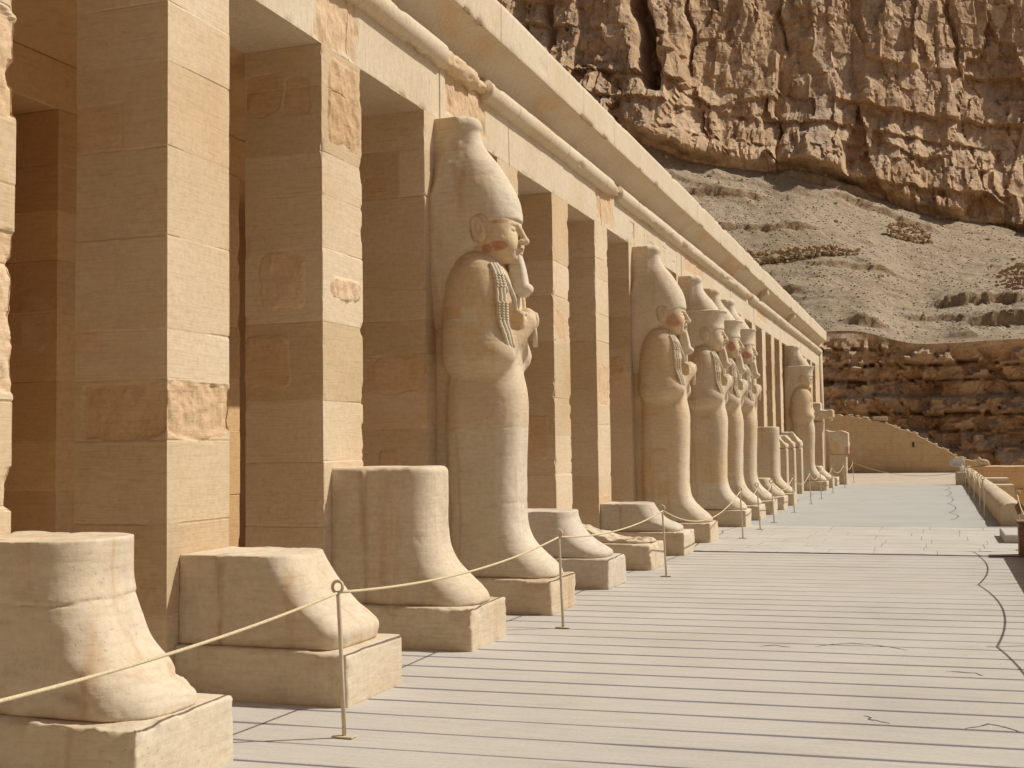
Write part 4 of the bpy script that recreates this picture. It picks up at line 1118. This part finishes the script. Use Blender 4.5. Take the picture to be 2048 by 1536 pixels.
# ------------------------------------------------------------------ broken bases: only the feet are left
BASE_GROUP = 'broken statue feet on plinths'
def make_base(yc, label, ztop, seed, mat=M_BASE, res=.018, tilt=0.0, rough=.0, shape=None, seam=None, topround=.03, chip=1.0, toechip=0.0, pmat=None):
    r = empty('statue_base', (XF, yc, 0), label, 'statue base', BASE_GROUP)
    link('plinth', plinth_mesh(seed, res=res, chip=chip), pmat or mat, r)
    X, Y, Z, og = grid((-.0, -.40, .34), (1.30, .40, ztop+.06), res)
    nodes = shape or (LEGS if ztop > 1.0 else FOOT)
    d = loft(X, Y, Z, nodes)
    slab = rbox(X, Y, Z, (-.3, -.345, .2), (.30, .345, 5), .012)
    d = smin(d, slab, .05)
    top = Z-(ztop+tilt*(X-.4)+.006*fbm(X*4, Y*4, 0, 3, seed+1)-.03*np.maximum(0, fbm(X*6, Y*6, 0, 3, seed+2)-.25))
    if rough == 'ruin':
        top = Z-(.36+.17*sstep(.9, .2, X)+.09*fbm(X*3.2, Y*3.2, 0, 4, seed)+.04*fbm(X*11, Y*11, 0, 3, seed+4))
    d = smax(d, top, topround)
    if seam is not None:
        g = np.abs(Z-(seam+.02*fbm(X*3, Y*3, 0, 2, seed+6)))
        d = d+.012*np.exp(-(g/.006)**2)+.006*sstep(-.004, .004, seam-Z)
    d = erode(d, X, Y, Z, seed+8, .006)
    if toechip:
        d = d+toechip*np.maximum(0, fbm(X*6, Y*6, Z*6, 4, seed+12)-.08)*np.exp(-((Z-.47)/.06)**2)*sstep(.7, .95, X)
    d = smax(d, .342-Z, .003); d = smax(d, -X-.005, .003)
    V, Q = surface_nets(d, og, res)
    link('foot', mesh_np('foot', V, Q, True, {'old': .7*sstep(.05, .5, fbm(V[:, 0]*2, V[:, 1]*2, V[:, 2]*1.2, 3, seed)), 'paint': np.zeros(len(V)), 'rust': rust_attr(V, seed)*(seed in (61, 62, 63, 66))}), mat, r)
    return r
make_base(PY[0]+PW/2+.16, 'thick stone foot with a level seam round the ankle at the lower left corner', 1.21, 61, seam=.90, res=.012, toechip=.16, topround=.005,
          shape=[(n[0], n[1]*1.0, n[2]-.03*(n[0] > .8), n[3], n[4]) for n in LEGS])
foot2 = [(.30, .35, 1.215, -.3, .24), (.345, .35, 1.215, -.3, .24), (.41, .35, 1.21, -.3, .24), (.44, .348, 1.165, -.3, .24), (.50, .345, 1.055, -.3, .24), (.58, .34, .950, -.3, .24), (.68, .335, .865, -.3, .24), (.78, .33, .815, -.3, .24), (.98, .33, .79, -.3, .24)]
foot3 = [(a, b, c-(.03 if a < .45 else .075), d_, e) for a, b, c, d_, e in foot2]
cutfoot = [(.30, .36, 1.20, -.3, .16), (.345, .36, 1.20, -.3, .16), (.47, .36, 1.20, -.3, .15), (.50, .355, 1.17, -.3, .15), (.60, .352, 1.05, -.3, .17), (.75, .348, .93, -.3, .20), (.93, .345, .81, -.3, .20), (1.0, .345, .78, -.3, .20)]
make_base(PY[1]+PW/2+.12, 'low rough-hewn sloping foot without an ankle, behind the rope post', .95, 62, shape=cutfoot, res=.014, topround=.01, chip=.6)
make_base(PY[2]+PW/2+.1, 'tall boot-shaped stump with a rust streak, just before the nearest complete statue', 1.50, 63, res=.015, topround=.06)
make_base(PY[4]+PW/2+.04, 'greyish ankle-high foot on a pale plinth, right behind the nearest complete statue', .89, 64, mat=M_BASEGREY, res=.018, topround=.012, shape=foot2)
make_base(PY[5]+PW/2+.02, 'foot worn down to a jagged low ridge of broken stone', .55, 65, rough='ruin', res=.02)
make_base(PY[6]+PW/2+.04, 'ankle-high foot with a chipped plinth edge, before the orange-cheeked statue', .77, 66, mat=M_BASEGREY, res=.02, chip=1.6, pmat=M_BASE, shape=foot3)
make_base(PY[11]+PW/2, 'small ankle-high foot next after the three double-crowned statues', .80, 67, res=.025)
make_base(PY[12]+PW/2, 'knee-high leg stump standing before the four narrow pedestals', 2.12, 68, res=.028)
make_base(46.0, 'ankle-high foot beyond the battered statue with an eroded slab behind it', .82, 69, res=.03)
make_base(48.2, 'crumbled low foot beside the farthest pedestal', .55, 70, rough='ruin', res=.03)

# eroded back slab of a lost statue
def eroded_slab():
    X, Y, Z, og = grid((-.0, -.5, .0), (.9, .5, 4.9), .035)
    d = rbox(X, Y, Z, (-.2, -.42, -.1), (.55, .42, 4.75), .03)
    prof = .30+.30*fbm(Z*.9, 2, 0, 3, 4)+.10*fbm(Z*3, Y*3, 0, 3, 5)
    d = smax(d, X-prof-.18, .03)+.02*fbm(X*6, Y*6, Z*6, 3, 3)
    V, Q = surface_nets(d, og, .035)
    o = link('statue_fragment', mesh_np('statue_fragment', V, Q, True, {'old': np.full(len(V), .6), 'paint': np.zeros(len(V))}), M_BASE)
    o.location = (XF, 46.0, 0)
    tag(o, 'tall ragged back slab left from a lost statue near the far corner', 'statue fragment')
eroded_slab()

# ------------------------------------------------------------------ pedestals with fragments
def pedestal(x0, y0, w, dpt, h, label, seed):
    X, Y, Z, og = grid((0, 0, 0), (w, dpt, h), .03)
    d = rbox(X, Y, Z, (0, 0, -.2), (w, dpt, h), .012)+.004*fbm(X*5, Y*5, Z*5, 3, seed)
    d = smax(d, -.01-Z, .002)
    V, Q = surface_nets(d, og, .03)
    o = link('pedestal', mesh_np('pedestal', V, Q, True, {'old': np.zeros(len(V)), 'paint': np.zeros(len(V))}), M_PARAPET)
    o.location = (x0, y0, 0); tag(o, label, 'pedestal', 'narrow pedestals holding statue fragments')
def fragment(loc, size, label, seed, kind='head'):
    X, Y, Z, og = grid((-.1, -.1, 0), (size[0]+.1, size[1]+.1, size[2]+.05), .024)
    d = rbox(X, Y, Z, (0, 0, -.1), size, .05)
    d = smax(d, .55*(X-size[0]*.8)+.4*(Z-size[2]*.62), .03) if kind == 'head' else d
    if kind == 'head':
        d = smin(d, rbox(X, Y, Z, (size[0]*.55, .05, size[2]*.05), (size[0]*1.0, size[1]-.05, size[2]*.45), .05), .05)
    if kind == 'leg':
        d = smax(d, -(X-.02-.24*(1-Z/size[2])), .03)
        d = smax(d, Z-size[2]+.16*X+.04*np.sin(X*7), .02)
    if kind == 'arm':
        d = rbox(X, Y, Z, (0, 0, .12), (size[0]*.95, size[1], size[2]*.62), .07)
        d = smin(d, rbox(X, Y, Z, (.02, .02, .0), (size[0]*.55, size[1]*.9, size[2]), .05), .05)
        d = smin(d, capsule(X, Y, Z, (size[0]*.86, size[1]*.4, .3), (size[0]*.84, size[1]*.4, .03), .06), .03)
    d = d+.035*fbm(X*5, Y*5, Z*5, 4, seed)
    d = smax(d, .004-Z, .003)
    V, Q = surface_nets(d, og, .024)
    o = link('statue_fragment', mesh_np('statue_fragment', V, Q, True, {'old': .8*sstep(-.2, .4, fbm(V[:, 0]*3, V[:, 1]*3, V[:, 2]*3, 2, seed)), 'paint': (.9*sstep(.75, .95, V[:, 0]/size[0])*(V[:, 2] < size[2]*.32) if kind == 'leg' else np.zeros(len(V)))}), M_STATUE)
    o.location = loc; tag(o, label, 'statue fragment', 'statue fragments on pedestals')
wh = ['nearest the knee-high stump', 'second from the knee-high stump', 'third from the knee-high stump', 'nearest the battered statue']
for i, (py_, hh, tp) in enumerate(((34.2, 1.52, .46), (36.2, 1.52, .36), (38.25, 1.52, .40), (40.35, 1.53, .52))):
    pedestal(-4.86, py_, .70, .5, hh, 'tall narrow stone pedestal, ' + wh[i], 80+i)
    fragment((-4.84, py_+.02, hh-.004), (.68, .46, tp), 'broken carved head block on the pedestal ' + wh[i], 84+i)
pedestal(-4.02, 49.4, .66, .7, 1.21, 'wide plain pedestal under a tapered leg block at the far end', 90)
fragment((-4.16, 49.42, 1.206), (.90, .66, 1.0), 'large tapering leg block with a reddish edge on the farthest pedestal', 91, 'leg')
pedestal(-4.86, 47.25, .80, .6, 2.50, 'tallest pedestal, against the portico behind the battered statue', 92)
fragment((-4.74, 47.25, 2.496), (1.16, .6, .72), 'broken jutting arm block on the tallest pedestal', 93, 'arm')

# ------------------------------------------------------------------ rope posts and ropes
def make_post():
    r = empty('rope_post', (0, 0, 0))
    b = MB(); b.tube([(0, 0, .004), (-.006, -.004, .3), (-.012, -.010, .6), (-.018, -.016, .80), (-.020, -.018, .825)], .0125, 10); b.build('rod', M_POST, r, True)
    b = MB(); cx, cz = -.021, .858
    b.tube([(cx+.033*math.cos(t), -.018+.004*math.sin(t), cz+.033*math.sin(t)) for t in np.linspace(0, 2*math.pi, 20, endpoint=False)], .010, 8, closed=True); b.build('ring', M_POST, r, True)
    b = MB(); b.box((-.065, -.035, .0), (.065, .035, .009), 0, .002); b.build('base_plate', M_POST, r)
    return r
POSTS_L = [1.9, 6.26, 10.555, 15.0, 21.2, 23.4, 25.5, 29.3, 33.4, 36.5, 40.8, 46.2, 51.4]
proto = make_post()
first = True
def floor_z(y): return .0035 if y < 18.6 else (.0175 if y < 24.6 else .021)
def place_post(x, y, label, group, rz=0, tilt=(0, 0)):
    global first
    o = proto if first else copy_tree(proto); first = False
    o.location = (x, y, floor_z(y)); o.rotation_euler = (tilt[0], tilt[1], rz); tag(o, label, 'rope post', group); return o
LP = {1.9: 'rope post out beside the seamed stone foot, left of the view', 6.26: 'nearest rope post with a ring top, in front of the rough-hewn foot', 10.555: 'slim rope post standing before the nearest complete statue\'s toes', 15.0: 'rope post before the foot worn to a jagged ridge',
      21.2: 'leaning rope post on the stone paving beside the orange-cheeked statue', 23.4: 'rope post before the first double-crowned statue', 25.5: 'rope post before the middle double-crowned statue', 29.3: 'rope post before the small foot beyond the three double crowns',
      33.4: 'rope post before the four narrow pedestals, nearer the knee-high stump', 36.5: 'rope post before the four narrow pedestals, nearer the battered statue', 40.8: 'rope post before the battered statue', 46.2: 'rope post before the ankle-high foot with the eroded slab', 51.4: 'last rope post of the statue row, standing clear against the far wall'}
rngp = random.Random(5)
for y in POSTS_L:
    place_post(-3.25 if y < 20 else -3.22, y, LP[y], 'rope posts in front of the statues', 0, (rngp.uniform(-.012, .02), rngp.uniform(-.03, .0)))
POSTS_R = [(1.09, 6.5), (1.09, 10.8), (1.09, 15.25), (1.15, 19.55), (.93, 27.2), (.93, 30.0), (.93, 34.4), (.93, 39.1), (.93, 43.9), (.93, 48.2)]
LR = ['rope post beyond the right edge, level with the rough-hewn foot', 'rope post beyond the right edge, level with the nearest complete statue', 'rope post beyond the right edge, level with the jagged foot', 'rope post at the right edge beside the brown boarded end',
      'nearest rope post in front of the rounded far parapet', 'second rope post along the far parapet', 'third rope post along the far parapet', 'fourth rope post along the far parapet', 'fifth rope post along the far parapet', 'farthest rope post along the parapet, next to the floodlight']
for (x, y), l in zip(POSTS_R, LR):
    place_post(x, y, l, 'rope posts along the parapet', 0, (rngp.uniform(-.01, .01), rngp.uniform(-.01, .01)))
def rope(p, q, sag, label, group):
    n = 28; pts = []
    for i in range(n+1):
        t = i/n; pts.append((p[0]+(q[0]-p[0])*t, p[1]+(q[1]-p[1])*t, p[2]+(q[2]-p[2])*t-4*sag*t*(1-t)))
    b = MB(); b.tube(pts, .0085, 8); o = b.build('rope', M_ROPE, None, True); tag(o, label, 'rope', group)
names = ['sagging rope end reaching across the seamed stone foot', 'sagging rope from the nearest post across the boot-shaped stump', 'sagging rope in front of the ankle-high greyish foot', 'long rope span before the chipped plinth and orange-cheeked statue', 'rope span beside the first double-crowned statue',
         'rope span before the middle double-crowned statue', 'rope span before the farthest double-crowned statue and small foot', 'rope span before the knee-high stump', 'rope span before the narrow pedestals', 'rope span between the narrow pedestals and battered statue', 'rope span beside the battered statue', 'rope span beside the tallest pedestal']
def topz(y): return floor_z(y)+.826
for i in range(len(POSTS_L)-1):
    y0, y1 = POSTS_L[i], POSTS_L[i+1]
    xa, xb = (-3.27 if y0 < 20 else -3.24), (-3.27 if y1 < 20 else -3.24)
    rope((xa, y0-.015, topz(y0)), (xb, y1-.015, topz(y1)), .09 if i < 3 else (.30 if i == 3 else .22 if (y1-y0) > 2.5 else .16), names[i], 'ropes along the statues')
rope((-3.24, 51.38, topz(51.4)), (.70, 49.0, .47), .30, 'long rope running from the last statue post across to the lamp block', 'ropes along the statues')
namesR = ['rope span outside the right edge by the rough-hewn foot', 'rope span outside the right edge casting the curved shadow on the boards', 'rope span outside the right edge farther along the boards', None,
          'nearest rope span along the far parapet', 'second rope span along the far parapet', 'third rope span along the far parapet', 'fourth rope span along the far parapet', 'farthest rope span along the parapet']
for i in range(len(POSTS_R)-1):
    if namesR[i] is None: continue
    (xa, y0), (xb, y1) = POSTS_R[i], POSTS_R[i+1]
    rope((xa-.02, y0-.015, topz(y0)), (xb-.02, y1-.015, topz(y1)), .20 if i < 4 else .22, namesR[i], 'ropes along the parapet')

# ------------------------------------------------------------------ parapets and far wall
def parapets():
    # far parapet: rounded top, runs along Y then returns along X
    def prof(u):  # u 0..1 around the section, from inner foot over the top to the outer foot
        w, h = .50, .46
        pts = [(0, -.02), (0, .15), (0, .27), (.012, .34), (.045, .40), (.11, .445), (.20, .462), (.30, .455), (.40, .42), (.47, .36), (.5, .28), (.5, -.5)]
        return pts
    pts = prof(0); ys = np.arange(25.0, 58.4, .12)
    P = []
    for y in ys:
        n = .012*fbm(y*1.2, 0, 0, 3, 1)
        P.append([(1.15+px+n+.008*float(vnoise(y*2, px*5, pz*5, 3)), y, pz+.014*float(fbm(y*.9, px*2, 0, 3, 2))) for px, pz in pts])
    b = MB(); b.quadgrid(np.array(P)); b.face([P[0][i] for i in range(len(pts))]); 
    o = b.build('parapet', M_PARAPET, None, True); tag(o, 'long low parapet with a rounded pale top along the far terrace edge', 'parapet')
    for p in o.data.polygons:
        if len(p.vertices) > 4: p.use_smooth = False
    b = MB(); xs = np.arange(1.3, 9.5, .15); P = []
    for x in xs: P.append([(x, 58.4+q, z+.02*float(fbm(x*1.3, q*2, 0, 3, 4))) for q, z in [(0, -6), (0, -.62), (-.10, -.60), (-.10, -.52), (0, -.5), (0, .40), (-.04, .42), (-.04, .50), (.1, .555), (.3, .555), (.42, .5), (.42, -6)]])
    b.quadgrid(np.array(P)[::-1]); o = b.build('court_wall', M_WALL, None, False); tag(o, 'brown wall with pale coping closing the lower court at right', 'wall')
    # near parapet, mostly out of frame, with a boarded end
    b = MB(); b.box((1.27, -6, -.05), (1.75, 18.55, .56), 0, .03); o = b.build('parapet', M_PARAPET); tag(o, 'plain squared parapet at the right edge nearer the viewer', 'parapet')
    b = MB()
    b.box((1.085, 18.60, -.02), (1.80, 18.95, .47), 0, .008); b.box((1.06, 18.58, .474), (1.84, 18.98, .51), 0, .006)
    o = b.build('end_panel', M_WOOD); tag(o, 'brown weathered board closing the parapet end at the right edge', 'panel')
    b = MB(); b.tube([(1.15, 19.50, .56), (1.11, 19.50, .66), (1.16, 19.50, .74), (1.20, 19.50, .68), (1.16, 19.50, .60), (1.12, 19.50, .58)], .026, 8); b.tube([(1.09, 19.50, .68), (1.22, 19.50, .63)], .026, 8)
    o = b.build('iron_hook', M_RUST); o.location.z = .0
    tag(o, 'rusty iron hook lashed to the rope post at the right edge', 'hook')
    b = MB(); b.box((1.0, 20.9, .0), (1.85, 22.5, .15), 0, .015); o = b.build('ramp_step', M_SLAB); tag(o, 'low pale stone step at the head of the ramp', 'step')
    # far end wall with its raking top
    Y0 = 68.5
    tx = [-6.2, -5.6, -4.6, -3.87, -2.57, -1.03, .22, 1.08, 2.2, 2.93, 4.5]
    tz = [3.34, 3.28, 3.18, 3.05, 2.67, 2.10, 1.35, .81, .5, .2, -.3]
    xs = np.arange(-9.5, 4.5, .09); P = []
    for x in xs:
        z = float(np.interp(x, tx, tz))+.05*float(fbm(x*1.5, 0, 0, 3, 8))+.04*float(vnoise(x*4, 0, 0, 9))
        row = [(x, Y0+.03*float(fbm(x*.8, zz, 0, 3, 6)), zz) for zz in np.linspace(-.3, z, 14)] + [(x, Y0+.9, z+.02), (x, Y0+.9, -1)]
        P.append(row)
    b = MB(); b.quadgrid(np.array(P)[::-1]); o = b.build('end_wall', M_WALL); tag(o, 'shaded brick-brown wall with a raking top closing the terrace', 'wall')
    rng = np.random.default_rng(12)
    it = [((x, Y0+.4+rng.uniform(-.2, .2), float(np.interp(x, tx, tz))+.05), (.14, .14, .09)) for x in rng.uniform(-4.5, 3.0, 46)]
    tag(rock_heap('coping_rubble', it, M_SCREE, None, ROCKS), 'loose pale rubble along the raking wall top', 'rubble', kind='stuff')
    b = MB(); b.box((-3.2, Y0+.1, 2.86), (-2.45, Y0+.5, 3.08), 0, .03); o = b.build('stone_block', M_PARAPET); o.rotation_euler = (0, 0, 0)
    tag(o, 'pale squared block lying on the raking wall top', 'stone block')
    # slot in the far wall: its shade painted as a solid dark block
    b = MB(); b.box((-1.20, Y0-.035, 1.38), (-1.08, Y0+.2, 1.66)); o = b.build('slot_shade', M_DARK); 
    o.parent = bpy.data.objects['end_wall']
parapets()

def small_things():
    # floodlight on its block
    r = empty('floodlight', (.88, 48.9, .50), 'white oval floodlight tilted on a stub pole at the parapet end', 'floodlight')
    b = MB(); b.tube([(0, 0, 0), (0, 0, .28)], .035, 8); b.tube([(.10, 0, 0), (.08, 0, .24)], .02, 8); b.build('stand', M_WHITE, r, True)
    b = MB(); ax = Vector((-.55, -.75, .35)).normalized(); u = ax.cross(Vector((0, 0, 1))).normalized(); v = u.cross(ax)
    rows = []
    for (t, rr) in ((-.10, .06), (-.08, .16), (-.02, .24), (.02, .26), (.03, .245), (.0, .20), (-.02, .02)):
        rows.append([tuple(Vector((-.12, 0, .36))+ax*t+(u*math.cos(q)*1.25+v*math.sin(q)*.75)*rr) for q in np.linspace(0, 2*math.pi, 25)])
    b.quadgrid(np.array(rows)); b.build('lamp_head', M_WHITE, r, True)
    X, Y, Z, og = grid((.68, 48.6, 0), (1.08, 49.2, .5), .03)
    d = rbox(X, Y, Z, (.68, 48.6, -.2), (1.08, 49.2, .5), .02)+.01*fbm(X*6, Y*6, Z*6, 3, 2)
    d = smax(d, .0-Z, .003)
    V, Q = surface_nets(d, og, .03); o = link('lamp_block', mesh_np('lamp_block', V, Q, True), M_PARAPET); tag(o, 'small stone block under the white floodlight', 'stone block')
    # pale stone bird on the coping
    X, Y, Z, og = grid((-.3, -.2, 0), (.35, .2, .5), .018)
    d = ell(X, Y, Z, (.05, 0, .15), (.24, .13, .15)); d = smin(d, ell(X, Y, Z, (-.15, 0, .30), (.09, .08, .10)), .06)
    d = smin(d, capsule(X, Y, Z, (-.22, 0, .29), (-.265, 0, .25), .03, .012), .02); d = smin(d, capsule(X, Y, Z, (.2, 0, .12), (.3, 0, .03), .07, .04), .05)
    d = smax(d+.01*fbm(X*9, Y*9, Z*9, 3, 2), -Z+.002, .003)
    V, Q = surface_nets(d, og, .018); o = link('stone_bird', mesh_np('stone_bird', V, Q, True), M_PARAPET); o.location = (1.98, 58.55, .55)
    tag(o, 'small pale carved stone bird perched on the court wall coping', 'stone bird')
    # court stairs behind the parapet
    b = MB(); b.box((1.75, 53.5, -.6), (3.0, 55.0, -.15), 0, .02); b.box((1.9, 55.02, -.6), (2.9, 56.6, .08), 0, .02)
    o = b.build('stair_blocks', M_PARAPET); tag(o, 'pale stepped blocks behind the rounded parapet', 'steps')
small_things()
